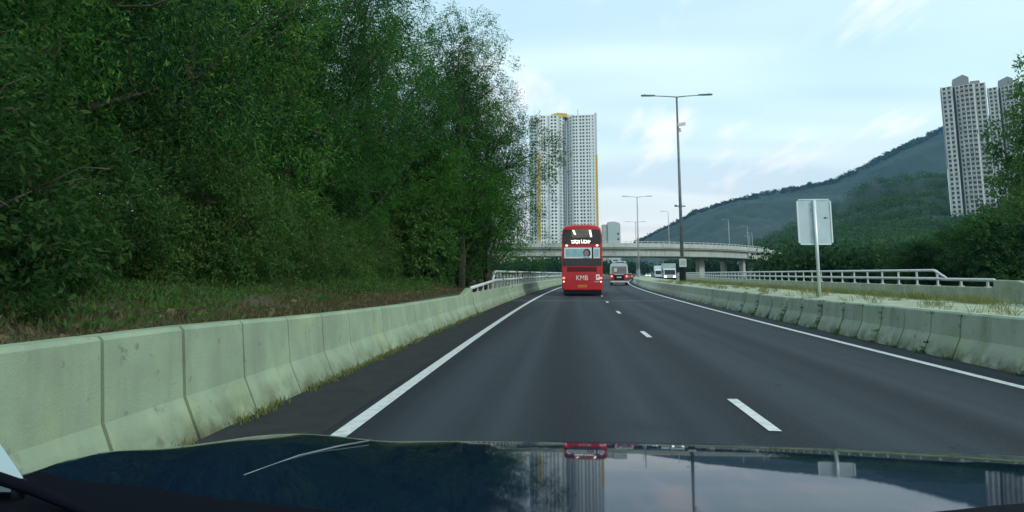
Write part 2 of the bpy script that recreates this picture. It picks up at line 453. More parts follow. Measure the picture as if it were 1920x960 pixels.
fp = parapet('bridge_parapet', 'long concrete parapet with twin pale rails across the opposite carriageway on the right', 14.9, 1, .86, 25.9, 150, 26.1, 29.6, 1.14, 1.48, 1.75, M['conc_top'], 1.12)
b = MB(); rr = []
for yy, h in ((22.2, .86), (23.2, .86), (24.6, 1.12), (25.88, 1.13)):
    rr.append([(14.9+a+offs(yy), yy, c) for a, c in [(0, 0), (.01, .03), (.15, .34), (.20, h-.03), (.23, h), (.39, h), (.42, h-.03), (.42, -.25)]])
b.loft(rr); b.f = [tuple(reversed(f)) for f in b.f]
b.build('end_block', M['conc_top'], fp)
barrier_panel(2, 22.2, 14.9, 1, .86).build('panel', M['conc_top'], fp)

# ------------------------------------------------------------------ viaduct
def catmull(pts, n=8):
    out = []
    P = [Vector(p) for p in pts]
    for i in range(len(P)-1):
        p0 = P[max(i-1, 0)]; p1 = P[i]; p2 = P[i+1]; p3 = P[min(i+2, len(P)-1)]
        for k in range(n):
            t = k/n
            out.append(.5*((2*p1)+(-p0+p2)*t+(2*p0-5*p1+4*p2-p3)*t*t+(-p0+3*p1-3*p2+p3)*t**3))
    out.append(P[-1]); return out
VP_ = catmull([(-90, 160, 0), (-40, 164, 0), (0, 165, 0), (19, 167, 0), (38, 180, 0), (55, 203, -.25), (68, 232, -.7), (77, 265, -1.4), (79, 292, -2.0), (72, 318, -2.5), (55, 340, -2.8)], 8)
def vframe(i):
    d = (VP_[min(i+1, len(VP_)-1)]-VP_[max(i-1, 0)]).normalized()
    return VP_[i], d, Vector((d.y, -d.x, 0))      # right-hand side = towards the camera on the crossing
via = empty('road_viaduct', 'grey concrete road viaduct crossing the motorway and curving away on the right', 'viaduct')
def sweep(name, prof, material, i0=0, i1=None):
    rr = []
    for i in range(i0, len(VP_) if i1 is None else i1):
        p, d, r = vframe(i)
        rr.append([tuple(p+r*a+Vector((0, 0, c))) for a, c in prof])
    m = MB(); m.loft(rr); return m.build(name, material, via)
sweep('girder', [(4.2, 5.15), (4.5, 5.35), (4.5, 6.95), (-4.5, 6.95), (-4.5, 5.35), (-4.2, 5.15)], M['fly'])
sweep('deck', [(5.2, 6.99), (5.2, 7.25), (-5.2, 7.25), (-5.2, 6.99)], M['fly'])
sweep('parapet_wall', [(5.3, 7.22), (5.42, 7.3), (5.34, 8.28), (5.05, 8.28), (5.05, 7.24)], M['fly'])
sweep('parapet_wall', [(-5.05, 7.24), (-5.05, 8.28), (-5.34, 8.28), (-5.42, 7.3), (-5.3, 7.22)], M['fly'])
sweep('handrail', [(5.22, 8.62), (5.22, 8.70), (5.14, 8.70), (5.14, 8.62)], M['galv'])
for i in range(4, len(VP_)-2):
    p, d, r = vframe(i)
    for tt in (0, .5):
        q = p.lerp(VP_[i+1], tt)+r*5.18
        m = MB(); m.obox((q.x, q.y, 8.48+q.z), d*.05, r*.05, (0, 0, .21)); m.build('rail_post', M['galv'], via)
for i in (36, 43, 50, 56):                        # crosshead ends on the outside of the girder
    p, d, r = vframe(i)
    m = MB(); m.obox(tuple(p+r*4.35+Vector((0, 0, 6.05))), d*1.0, r*.5, (0, 0, .85)); m.build('crosshead', M['fly'], via, bevel=.08)
for i in (4, 12, 17, 31, 36, 40, 43, 47, 50, 56):
    p, d, r = vframe(i)
    for a in ((-2.6, 2.6) if i in (36, 43, 50) else (0,)):
        c = p+r*a
        if -4 < c.x-offs(c.y) < 17 and i < 31: continue
        m = MB(); w = .75 if a else 1.1
        m.obox((c.x, c.y, 2.4), d*w, r*.6, (0, 0, 2.76)); m.build('pier', M['fly'], via, bevel=.15)

# ------------------------------------------------------------------ lamp posts
def lamp_post(name, label, x, y, z, h, arm, double=True, r0=.12, material=None, cam_box=False, group=None, rz=0):
    root = empty(name, label, 'lamp post', (x, y, z), rz, group)
    material = material or M['pole']
    p = MB(); p.tube([(0, 0, 0), (0, 0, h*.45), (0, 0, h)], [r0, r0*.78, r0*.5], 12); p.build('pole', material, root, True)
    f = MB(); f.obox((0, 0, .03), (.24, 0, 0), (0, .24, 0), (0, 0, .03)); f.tube([(0, 0, .05), (0, 0, 1.5)], r0*1.35, 12); f.build('base', material, root)
    for s in ((-1, 1) if double else (-1,)):
        a = MB(); a.tube([(0, 0, h-.02), (s*arm*.3, 0, h+.06), (s*arm*.7, 0, h+.12)], [.05, .042, .035], 8); a.build('arm', material, root, True)
        l = MB()
        l.loft([[(s*(arm*.62+u*arm*.40), v*wd, h+.14+zz+.02*u) for v, zz in ((-1, -.045), (1, -.045), (1, .03), (.5, .07), (-.5, .07), (-1, .03))] for u, wd in ((0, .07), (.3, .15), (.9, .16), (1, .1))])
        l.tube([(s*arm*.92, 0, h+.2), (s*arm*.92, 0, h+.29)], .04, 8)
        l.build('lantern', material, root)
    return root
PX, PY = 10.5, 59.6
lp = lamp_post('lamp_post', 'tall nearest double-arm lamp post with traffic camera and grey cabinet on its pole', PX, PY, .68, 15.9, 3.0, r0=.16)
c = MB(); c.obox((.30, -.05, 13.45), (.34, .06, .07), (-.02, .12, 0), (-.02, 0, .12)); c.obox((.10, 0, 13.1), (.16, 0, 0), (0, .04, 0), (0, 0, .04)); c.tube([(.2, 0, 13.1), (.2, 0, 12.8)], .09, 8); c.build('traffic_camera', M['box_grey'], lp)
c = MB(); c.obox((0, 0, 6.35), (.42, 0, 0), (0, .05, 0), (0, 0, .05)); c.obox((-.40, -.05, 6.38), (.10, 0, 0), (0, .08, 0), (0, 0, .08)); c.build('sensor_bracket', M['pole'], lp)
c = MB(); c.obox((0, -.22, 1.55), (.28, 0, 0), (0, .14, 0), (0, 0, .34)); cb = c.build('cabinet', M['box_grey'], lp, bevel=.02)
c = MB(); c.obox((0, -.372, 1.58), (.17, 0, 0), (0, .008, 0), (0, 0, .20)); c.build('vent', M['pole_far'], cb)
c = MB(); c.tube([(0, 0, 0), (0, 0, 1.2)], .27, 12); c.build('pole_sleeve', M['black'], lp)
lamp_post('lamp_post', 'second double-arm lamp post along the median, left of the tallest one', 14.75, 128, .68, 14.6, 2.7, material=M['pole_far'], r0=.17)
lamp_post('lamp_post', 'farthest double-arm lamp post on the median, small and just left of the second', 20.9, 186, .68, 14.2, 2.7, material=M['pole_far'], r0=.17)
for i, lab in ((29, 'single-arm lamp post on the viaduct just left of the tallest lamp post'),
               (39, 'single-arm lamp post on the viaduct in front of the blue mountain, left of its bend'),
               (46, 'lamp post on the viaduct where it starts to bend away'),
               (53, 'left one of two close lamp posts at the far bend of the viaduct'),
               (57, 'right one of two close lamp posts at the far bend of the viaduct')):
    p, d, r = vframe(i)
    q = p - r*4.7
    lamp_post('lamp_post', lab, q.x, q.y, 7.26+q.z, 9.6, 1.9, double=False, r0=.13, material=M['pole_far'])

# ------------------------------------------------------------------ sign seen from behind
sg = empty('road_sign', 'pale blue-grey rectangular road sign seen from the back on a single post in the median', 'road sign', (7.98, 22.0, .66), R(-2)); sg.scale = (1.03, 1.03, 1.07)
b = MB(); b.tube([(0, 0, 0), (0, 0, 2.75)], .048, 12); b.build('post', M['sign_edge'], sg, True)
def rrect(w, h, r, n=4):
    pts = []
    for cx_, cz_, a0 in ((w-r, h-r, 0), (-w+r, h-r, 90), (-w+r, -h+r, 180), (w-r, -h+r, 270)):
        for k in range(n+1):
            a = R(a0+90*k/n); pts.append((cx_+r*math.cos(a), cz_+r*math.sin(a)))
    return pts
def plate(w, h, r, y0, y1, cz_, cx_=0):
    m = MB(); m.loft([[(cx_+a, y, cz_+c) for a, c in rrect(w, h, r)] for y in (y0, y1)]); m.f = [tuple(reversed(f)) for f in m.f]; return m
pl = plate(.48, .65, .06, .055, .072, 2.13).build('plate', M['sign_back'], sg)
for s in (-1, 1):
    e = MB(); e.box(s*.48-.018, s*.48+.018, .035, .09, 2.13-.60, 2.13+.60); e.build('edge_channel', M['sign_edge'], pl)
    e = MB(); e.box(-.43, .43, .038, .088, 2.13+s*.65-.014, 2.13+s*.65+.014); e.build('edge_channel', M['sign_edge'], pl)
for z in (2.5, 1.78):
    e = MB(); e.box(-.10, .10, .020, .056, z-.02, z+.02); e.build('clamp', M['galv'], sg)
for x, z, w in ((.30, 2.24, .030), (.36, 2.25, .012), (-.12, 2.64, .012), (-.16, 2.66, .010), (-.42, 2.42, .04)):
    e = MB(); e.box(x-w, x+w, .046, .056, z-.02, z+.02 if w > .02 else z+.01); e.build('sticker', M['black'] if x > 0 else M['galv'], pl)

# ------------------------------------------------------------------ vehicles
def text_mesh(txt, size, extrude=.004, bold=0.0):
    cu = bpy.data.curves.new('t', 'FONT'); cu.body = txt; cu.size = size; cu.extrude = extrude; cu.offset = bold
    cu.align_x = 'CENTER'; cu.align_y = 'CENTER'
    ob = bpy.data.objects.new('t', cu); COL.objects.link(ob)
    dg = bpy.context.evaluated_depsgraph_get()
    me = bpy.data.meshes.new_from_object(ob.evaluated_get(dg))
    bpy.data.objects.remove(ob); bpy.data.curves.remove(cu)
    return me
def wheel(parent, x, y, r, w):
    t = MB(); n = 20
    prof = [(-.5, .62), (-.5, .93), (-.38, 1), (.38, 1), (.5, .93), (.5, .62)]
    rings = [[(x+a*w, y+c*r*math.cos(q), r+c*r*math.sin(q)) for a, c in prof] for q in [2*math.pi*k/n for k in range(n+1)]]
    t.loft(rings, cap=False); o = t.build('wheel', M['rubber'], parent)
    h = MB(); h.tube([(x-w*.42, y, r), (x+w*.42, y, r)], r*.63, 16); h.build('rim', M['box_grey'], o)
def rear_disc(parent, name, material, x, z, r, y, rz=None):
    m = MB(); rz = rz or r
    m.loft([[(x+r*s_*math.cos(q), yy, z+rz*s_*math.sin(q)) for q in [2*math.pi*k/14 for k in range(14)]] for yy, s_ in ((y, 1), (y-.03, .85))])
    return m.build(name, material, parent)

bus = empty('double_decker_bus', 'red double-decker bus seen from behind in the left lane', 'bus', (1.52, 43.0, 0), R(-2.2))
# body: lofted shell, rounded roof edges, slight tuck at the rear corners
def bus_ring(y, k, top, bot=.30):
    w = 1.25*k
    pr = [(-w*.96, bot), (-w, bot+.25), (-w, 2.3), (-w*.985, 3.75), (-w*.93, top-.22), (-w*.78, top-.06), (-w*.4, top), (w*.4, top), (w*.78, top-.06), (w*.93, top-.22), (w*.985, 3.75), (w, 2.3), (w, bot+.25), (w*.96, bot)]
    return [(a, y, c) for a, c in pr]
m = MB(); m.loft([bus_ring(.0, .965, 4.26, .36), bus_ring(.10, .995, 4.34, .32), bus_ring(.5, 1, 4.38), bus_ring(10.9, 1, 4.38), bus_ring(11.3, .95, 4.30)])
bus_body = m.build('body', M['bus_red'], bus, bevel=.03)
m = MB(); m.loft([[(a, y, c) for a, c in ((-1.16*k, 3.16), (-1.19*k, 3.45), (-1.165*k, 3.82), (-1.10*k, 4.03), (1.10*k, 4.03), (1.165*k, 3.82), (1.19*k, 3.45), (1.16*k, 3.16))] for y, k in ((.02, 1), (-.035, .99))])
uw = m.build('upper_rear_window', M['glass_dark'], bus)
M['saloon'] = mat('saloon_interior', (.13, .11, .10), .7, col2=(.20, .17, .14), nscale=3)
m = plate(.62, .25, .05, -.037, -.052, 3.80); m.v = [(a, b_, c) for a, b_, c in m.v]; m.build('inner_screen', M['saloon'], uw)
for x0, x1, z0, z1 in ((-.52, -.40, 3.72, 4.0), (.50, .58, 3.58, 4.0)):
    m = MB(); w = .055
    m.loft([[(xx-w, yy, zz), (xx+w, yy, zz)] + [(xx+w, yy-.012, zz), (xx-w, yy-.012, zz)] for xx, yy, zz in ((x0, -.05, z1), (x1, -.05, z0))])
    m.build('light_tube', M['led'], uw)
# destination display: glyph blocks as far as they can be made out
dest = MB()
gl = [(-.55, .05, .20, .05), (-.55, -.08, .16, .05), (-.42, .0, .05, .22), (-.30, .06, .16, .05), (-.24, -.05, .17, .06), (-.30, -.10, .05, .1), (-.16, -.02, .05, .2),
      (-.02, .05, .05, .13), (.06, -.07, .20, .05), (.14, .03, .05, .16), (.26, .06, .12, .05), (.24, -.08, .16, .05), (.33, 0, .05, .1), (.42, .04, .05, .1), (.42, -.08, .10, .05), (.50, .02, .05, .06)]
for x, z, w, h in gl: dest.box(x-w/2, x+w/2, -.048, -.036, 3.30+z-h/2, 3.30+z+h/2)
dest.build('destination_display', M['led'], uw)
for s in (-1, 1): rear_disc(bus, 'marker_light', M['marker'], s*.93, 3.06, .085, -.005, .06)
M['ad_white'] = mat('advert_border', (.74, .78, .78), .4)
M['ad_blue'] = mat('advert_blue', (.20, .42, .50), .4, col2=(.34, .56, .60), nscale=4, stretch=(1, 1, 3))
M['ad_skin'] = mat('advert_skin', (.30, .20, .20), .5); M['ad_hair'] = mat('advert_hair', (.03, .03, .04), .5)
ad = MB(); ad.box(-1.08, .60, -.016, .01, 2.28, 2.93); ado = ad.build('advert_panel', M['ad_white'], bus)
m = MB(); m.box(-1.0, .20, -.022, -.014, 2.37, 2.84); m.build('advert_picture', M['ad_blue'], ado)
m = MB(); m.loft([[(.30+.225*math.cos(q), y, 2.60+.26*math.sin(q)) for q in [2*math.pi*k/20 for k in range(20)]] for y in (-.018, -.028)]); m.build('portrait_hair', M['ad_hair'], ado)
m = MB(); m.loft([[(.27+.145*math.cos(q), y, 2.58+.195*math.sin(q)) for q in [2*math.pi*k/20 for k in range(20)]] for y in (-.024, -.034)]); m.build('portrait_face', M['ad_skin'], ado)
m = MB(); m.loft([[(a, y, c) for a, c in ((.05, 2.285), (.12, 2.38), (.26, 2.42), (.42, 2.38), (.50, 2.285))] for y in (-.03, -.039)]); m.build('portrait_shoulders', M['ad_blue'], ado)
m = MB(); m.box(.70, 1.08, -.016, .01, 2.28, 2.93); ad2 = m.build('advert_panel', M['ad_white'], bus)
m = MB(); m.box(.75, 1.03, -.022, -.014, 2.36, 2.85); m.build('advert_picture', M['ad_blue'], ad2)
m = MB(); m.box(-1.19, 1.19, -.010, .02, 1.80, 2.27); m.build('black_panel', M['glass_dark'], bus)
m = MB(); m.box(.61, .69, -.012, .02, 2.275, 2.95); m.build('divider', M['black'], bus)
lo = MB(); lo.box(-.92, .88, -.008, .02, 1.47, 1.75); lv = lo.build('engine_grille', M['black'], bus)
for k in range(5):
    m = MB(); m.box(-.90, .86, -.020, -.006, 1.50+k*.052, 1.515+k*.052); m.build('louvre', M['bus_red'], lv)
tm = text_mesh('KMB', .50, .006, .0); tm.materials.append(M['white'])
to = link('logo_lettering', tm, bus); to.rotation_euler = (R(90), 0, 0); to.location = (-.02, -.012, 1.08); to.scale = (.74, .84, 1)
m = MB(); m.box(.83, 1.05, -.018, .01, .96, 1.30); stk = m.build('sticker', M['white'], bus)
m = MB(); m.box(.90, .99, -.024, -.014, 1.11, 1.20); m.build('sticker_mark', M['black'], stk)
m = MB(); m.box(.72, 1.04, -.014, .01, .84, .865); m.build('trim_strip', M['ad_white'], bus)
M['plate_y'] = mat('number_plate_yellow', (.62, .33, .03), .5)
m = MB(); m.box(-.28, .26, -.018, .01, .52, .66); npl = m.build('number_plate', M['plate_y'], bus)
m = MB()
for k, x in enumerate((-.22, -.14, -.03, .05, .13, .20)): m.box(x-.025, x+.025, -.024, -.016, .545, .635)
m.build('plate_characters', M['bus_red'], npl)
for s in (-1, 1):
    rear_disc(bus, 'tail_light', M['tail'], s*1.13, 1.08, .085, -.01, .07)
    rear_disc(bus, 'reflector', M['marker'], s*1.13, .86, .05, -.01)
m = MB(); m.box(-1.13, 1.13, .03, .6, .10, .36); m.build('bumper', M['black'], bus)
for s in (-1, 1):
    for y in (2.6, 3.9, 9.4): wheel(bus, s*1.06, y, .48, .30)
    m = MB(); m.box(s*1.246-.008, s*1.246+.012, .7, 10.6, 2.75, 3.72); m.build('side_window', M['glass_dark'], bus)
    m = MB(); m.box(s*1.251-.008, s*1.251+.012, 2.4, 10.6, 1.35, 2.05); m.build('side_window', M['glass_dark'], bus)

M['maroon'] = mat('maroon_paint', (.24, .015, .025), .35, coat=.5)
M['van_white'] = mat('van_white', (.48, .53, .54), .4)
M['van_glass'] = mat('van_rear_glass', (.13, .16, .17), .12, col2=(.20, .19, .18), nscale=2)
van = empty('delivery_van', 'small van with white roof and dark red lower body ahead in the right lane', 'van', (7.16, 82, 0), R(-4)); van.scale = (1, 1, 1.1)
m = MB(); m.loft([[(a, y, c) for a, c in ((-.98*k, .32), (-1.04*k, .6), (-1.04*k, 1.22), (1.04*k, 1.22), (1.04*k, .6), (.98*k, .32))] for y, k in ((0, .97), (.15, 1), (4.4, 1), (4.7, .9))]); m.build('lower_body', M['maroon'], van)
m = MB(); m.loft([[(a, y, c) for a, c in ((-1.04*k, 1.2), (-1.0*k, 2.0), (-.92*k, 2.26), (-.7*k, 2.32), (.7*k, 2.32), (.92*k, 2.26), (1.0*k, 2.0), (1.04*k, 1.2))] for y, k in ((.05, .97), (.2, 1), (3.6, 1), (4.3, .85))]); m.build('upper_body', M['van_white'], van)
m = plate(.86, .36, .08, .055, .02, 1.62).build('rear_window', M['van_glass'], van)
for x0, x1 in ((-.55, -.25), (.05, .5)):
    q = MB(); q.box(x0, x1, .005, .03, 1.42, 1.80); q.build('cargo_seen_through', M['van_white'] if x0 < 0 else M['saloon'], m)
m = MB(); m.box(-.75, .85, .1, .9, 2.36, 2.52); m.build('roof_rack', M['van_white'], van, bevel=.03)
m = MB(); m.box(-.35, .62, .09, .2, 2.39, 2.45); m.build('rack_slot', M['black'], van)
m = MB(); m.box(-.55, .55, -.05, .05, .55, 1.08); dp = m.build('door_panel', M['black'], van, bevel=.02)
m = MB(); m.box(-.28, .28, -.07, -.04, .78, .90); m.build('number_plate', M['van_white'], dp)
m = MB(); m.box(-.52, .52, -.07, -.04, 1.09, 1.16); m.build('handle_bar', M['van_white'], dp)
for s in (-1, 1): rear_disc(van, 'tail_light', M['tail'], s*.86, .95, .12, .0)
m = MB(); m.box(-1.0, 1.0, -.08, .15, .30, .46); m.build('bumper', M['box_grey'], van, bevel=.03)
for s in (-1, 1):
    for y in (.9, 3.7): wheel(van, s*.88, y, .33, .24)

def saloon_car(name, label, loc, rz, paint, front):
    c = empty(name, label, 'car', loc, rz)
    prof = [(0, .32), (-.02, .62), (.05, .86), (.75, .95), (1.25, 1.36), (2.55, 1.42), (3.25, 1.0), (4.15, .84), (4.3, .6), (4.28, .3)]
    m = MB(); m.loft([[(x*k if c_ < .96 else x*k*.84, y, c_) for y, c_ in prof] for x, k in ((-.88, 1), (.88, 1))]); m.f = [tuple(reversed(f)) for f in m.f]
    m.build('body', paint, c, bevel=.06)
    m = MB(); m.loft([[(a, .78+u*.44, .985+u*.33) for a in (-.66+.06*u, .66-.06*u)] + [(a, .76+u*.44, 1.0+u*.33) for a in (.66-.06*u, -.66+.06*u)] for u in (0, 1)]); m.build('rear_window', M['glass_dark'], c)
    m = MB(); m.loft([[(a, 3.22-u*.6, 1.03+u*.34) for a in (-.68+.06*u, .68-.06*u)] + [(a, 3.25-u*.6, 1.05+u*.34) for a in (.68-.06*u, -.68+.06*u)] for u in (0, 1)]); m.build('windscreen', M['glass_dark'], c)
    for s in (-1, 1):
        rear_disc(c, 'tail_light', M['tail'], s*.68, .78, .11, -.0)
        m = MB(); m.box(s*.62-.16, s*.62+.16, 4.22, 4.31, .62, .76); m.build('headlight', M['head'], c)
        for y in (.8, 3.45): wheel(c, s*.78, y, .31, .2)
    m = MB(); m.box(-.26, .26, -.035, .01, .55, .67); m.build('number_plate', M['plate_y'], c)
    return c
saloon_car('saloon_car', 'dark red car half hidden behind the small van', (15.1, 150, 0), R(-6), M['maroon'], False)
M['pale_paint'] = mat('pale_paint', (.58, .62, .60), .35, coat=.4)
saloon_car('saloon_car', 'far oncoming pale car with headlights on, beneath the viaduct', (32.0, 250, 0), R(173), M['pale_paint'], True)

def lorry(label, loc, rz, boxm, cabm, lights):
    c = empty('box_lorry', label, 'lorry', loc, rz)
    m = MB(); m.box(-1.1, 1.1, 1.9, 7.2, .95, 3.05); m.build('cargo_box', boxm, c, bevel=.05)
    m = MB(); m.loft([[(x, y, z) for y, z in ((0, .45), (-.02, 1.1), (.35, 2.05), (.6, 2.2), (1.8, 2.2), (1.8, .45))] for x in (-1.0, 1.0)]); m.build('cab', cabm, c, bevel=.06)
    m = MB(); m.loft([[(a, .02+u*.30-.03, 1.18+u*.78) for a in (-.86, .86)] + [(a, .02+u*.30+.02, 1.18+u*.78) for a in (.86, -.86)] for u in (0, 1)]); m.build('windscreen', M['glass_dark'], c)
    for s in (-1, 1):
        m = MB(); m.box(s*.74-.17, s*.74+.17, -.05, .03, .72, .94); m.build('headlight', M['head'] if lights else M['van_white'], c)
        m = MB(); m.box(s*1.14-.09, s*1.14+.09, .2, .3, 1.4, 1.9); m.build('wing_mirror', M['black'], c)
        for y in (.9, 5.6): wheel(c, s*.86, y, .42, .28)
    m = MB(); m.box(-1.02, 1.02, -.10, .06, .40, .66); m.build('bumper', M['black'], c)
    m = MB(); m.box(-.5, .5, .05, 7.0, .6, .94); m.build('chassis', M['black'], c)
    return c
M['lorry_green'] = mat('lorry_box_grey_green', (.33, .42, .42), .5, col2=(.28, .36, .36), nscale=1)
M['lorry_pale'] = mat('lorry_pale_blue', (.52, .62, .66), .5)
lorry('oncoming grey-green box lorry with bright headlights on the opposite carriageway', (18.7, 118, 0), R(-6), M['lorry_green'], M['van_white'], True)
lorry('oncoming pale blue-white lorry following the grey-green one', (21.9, 152, 0), R(-7), M['lorry_pale'], M['lorry_pale'], False)

# ------------------------------------------------------------------ the car we ride in: bonnet and cowl
M['navy'] = mat('navy_car_paint', (.003, .009, .026), .038, spec=.17)
M['navy'].node_tree.nodes['Principled BSDF'].inputs['Specular Tint'].default_value = (.62, .80, 1.0, 1)
car = empty('car', 'dark navy car bonnet along the bottom edge mirroring the sky and hills', 'car', (0, 0, 0))
sl = [(.6, 1.6), (.95, 2.2), (1.15, 3.2), (1.30, 4.2), (1.42, 5.4), (1.52, 6.2), (1.60, 6.8), (1.64, 12), (1.68, 25), (1.72, 45), (1.76, 68)]
def slope(y):
    for (a, s), (c_, t) in zip(sl, sl[1:]):
        if y <= c_: return s+(t-s)*max(0, (y-a))/(c_-a)
    return 68
NY = 120
yb = [.60+1.17*i/NY for i in range(NY+1)]
zc_ = [0.0]
for i in range(NY): zc_.append(zc_[-1]-math.tan(R(slope((yb[i]+yb[i+1])/2)))*(yb[i+1]-yb[i]))
z160 = zc_[min(range(NY+1), key=lambda i: abs(yb[i]-1.60))]
zc_ = [z-z160+.981 for z in zc_]
def sm(a, c_, x):
    t = max(0, min(1, (x-a)/(c_-a))); return t*t*(3-2*t)
xbs = [-.98+2.16*i/92 for i in range(93)]
b = MB()
for j, y in enumerate(yb):
    for x in xbs:
        ax_ = abs(x)
        ysh = y - .16*((ax_/.8) if x < 0 else (x/1.35))**2.4*sm(1.2, 1.7, y)
        hump = sm(.95, 1.45, y)
        z = zc_[j] + (.024*sm(.36, .60, ax_) if x < 0 else .0)*hump - (.012*sm(.62, .80, ax_) if x < 0 else 0) - .30*sm(.84+.08*(1-hump)+(.2 if x > 0 else 0), 1.0+(.2 if x > 0 else 0), ax_)**2
        b.v.append((x, ysh, z))
nxb = len(xbs)
for j in range(NY):
    for i in range(nxb-1):
        a = j*nxb+i; b.f.append((a, a+1, a+nxb+1, a+nxb))
b.build('bonnet', M['navy'], car, smooth=True)
def zbon(x, y):
    j = min(range(NY+1), key=lambda k: abs(yb[k]-y)); return zc_[j]+.024*sm(.36, .60, abs(x))*sm(.95, 1.45, y)-.012*sm(.62, .80, abs(x))
M['glint'] = mat('crease_glint', (.20, .25, .24), .4, .5)  # pale colour for the highlight along the bonnet crease
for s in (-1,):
    t = MB(); t.tube([(s*.51, 1.15, zbon(.51, 1.15)+.0003), (s*.475, 1.30, zbon(.475, 1.30)+.0006), (s*.44, 1.43, zbon(.44, 1.43)+.0006), (s*.41, 1.54, zbon(.41, 1.54)+.0004)], [.0006, .0016, .002, .002], 6); t.build('bonnet_crease_highlight', M['glint'], car, True)  # added thin strip: the crease highlight put into shape and colour
b = MB(); rows = []
for u in (0, .12, 1):
    row = []
    for i in range(33):
        x = -.86+1.96*i/32
        yr = .955+.29*x*x
        y = yr if u == 0 else (yr-.02 if u == .12 else .50)
        zz = zbon(x, yr)+(.002 if u == 0 else .008 if u == .12 else -.02)
        row.append((x, y, zz))
    rows.append(row)
b.loft(rows, closed=False); M['cowl'] = mat('cowl_black', (.003, .004, .008), .7, spec=.04)
b.build('cowl_panel', M['cowl'], car, smooth=True)
t = MB(); t.tube([(-.93, 1.02, 1.085), (-.84, 1.01, 1.062), (-.74, .99, 1.045), (-.60, .93, 1.03)], [.010, .009, .008, .006], 8); t.build('wiper_arm', M['cowl'], car, True)
t = MB(); t.tube([(-.775, 1.0, 1.03), (-.775, 1.0, 1.056)], .009, 10); t.build('wiper_pivot', M['black'], car, True)
M['pillar'] = mat('pillar_trim', (.34, .46, .50), .5)
t = MB(); t.loft([[(-.89+dx, y, z), (-.835+dx, y, z), (-.835+dx, y+.03, z), (-.89+dx, y+.03, z)] for dx, y, z in ((.03, 1.03, 1.03), (0, 1.0, 1.10), (-.03, .97, 1.18), (-.065, .93, 1.26))]); t.build('windscreen_pillar', M['pillar'], car)

# ------------------------------------------------------------------ tower blocks
def unit_window(w, h, glass):
    m = MB(); m.box(-w/2, w/2, -.03, .03, 0, h); me = m.mesh('window'); me.materials.append(glass); return me
class Tower:
    def __init__(s, name, label, loc, wallm, glass, fl, z0, nfl):
        s.root = empty(name, label, 'tower block', loc); s.wallm = wallm; s.glass = glass; s.fl = fl; s.z0 = z0; s.n = nfl
        s.wall = MB(); s.wins = []; s.win_me = {}
    def face(s, p0, p1, cols, depth=.6, sill=.85, wh=1.6, hood=.0, ztop=None):
        """a facade from p0 to p1 (outside on the right of travel): cols = (start, end) openings in metres"""
        p0 = Vector(p0+(0,)); p1 = Vector(p1+(0,)); d = (p1-p0); L = d.length; d.normalize(); n = Vector((d.y, -d.x, 0))
        H = s.n*s.fl
        def bar(a, c_, z, zz, pr=0.0):
            q = p0+d*((a+c_)/2)+n*(pr-depth)/2
            s.wall.obox((q.x, q.y, (z+zz)/2), d*(c_-a)/2, n*(depth+pr)/2, (0, 0, (zz-z)/2))
        x = 0
        for a, c_ in cols:
            if a > x: bar(x, a, s.z0, s.z0+H)
            x = c_
        if L > x: bar(x, L, s.z0, s.z0+H)
        for a, c_ in cols:
            for k in range(s.n):
                z = s.z0+k*s.fl
                bar(a, c_, z-(s.fl-sill-wh) if k else z, z+sill)
                if hood and random.random() < .55:
                    q = p0+d*(random.uniform(a, c_))+n*.35
                    s.wall.obox((q.x, q.y, z+sill-.45), d*.42, n*.35, (0, 0, .28))
                if hood: 
                    q = p0+d*((a+c_)/2)+n*hood/2
                    s.wall.obox((q.x, q.y, z+sill-.12), d*(c_-a)/2*1.04, n*hood/2, (0, 0, .10))
                s.wins.append(((p0+d*((a+c_)/2)-n*(depth-.1)), math.atan2(d.y, d.x), z+sill, c_-a, wh))
            bar(a, c_, s.z0+H-(s.fl-sill-wh), s.z0+H)
    def finish(s, core, limit=300, zmin=0):
        s.wall.build('wall', s.wallm, s.root)
        vis = sorted(s.wins, key=lambda w: -w[2])
        rest = MB()
        for i, (p, a, z, w, h) in enumerate(vis):
            if i < limit:
                key = (round(w, 2), h)
                if key not in s.win_me: s.win_me[key] = unit_window(w, h, s.glass)
                o = link('window', s.win_me[key], s.root); o.location = (p.x, p.y, z); o.rotation_euler = (0, 0, a)
            else:
                d = Vector((math.cos(a), math.sin(a), 0)); n = Vector((-d.y, d.x, 0))
                rest.obox((p.x, p.y, z+h/2), d*w/2, n*.03, (0, 0, h/2))
        if rest.v: kind(rest.build('lower_windows', s.glass, s.root), 'stuff')
M['tw_white'] = mat('tower_white', (.72, .77, .76), .8, col2=(.62, .68, .68), nscale=.08, stretch=(1, 1, .1))
M['tw_green'] = mat('tower_grey_green', (.36, .45, .45), .8)
M['tw_yellow'] = mat('tower_yellow', (.55, .36, .03), .8, col2=(.48, .33, .05), nscale=.2)
M['tw_lilac'] = mat('tower_lilac', (.45, .50, .56), .8)
M['tw_glass'] = mat('tower_window', (.018, .030, .034), .2, col2=(.05, .07, .07), nscale=.35, lo=.5, hi=.65, spec=.25)
M['tw2'] = mat('old_tower_render', (.64, .68, .64), .9, col2=(.52, .56, .53), nscale=.25, extra=lambda nt, geo, c, mx, nz: mx(mx(c, nz(.12, .55, .7), (.55, .50, .47)), nz(.5, .55, .7, (1, 1, .08)), (.36, .39, .37)))
M['tw2_glass'] = mat('old_tower_window', (.05, .062, .06), .3, col2=(.14, .15, .14), nscale=.6, lo=.5, hi=.65, spec=.2)
M['tw2_dark'] = mat('old_tower_recess', (.24, .27, .27), .9)

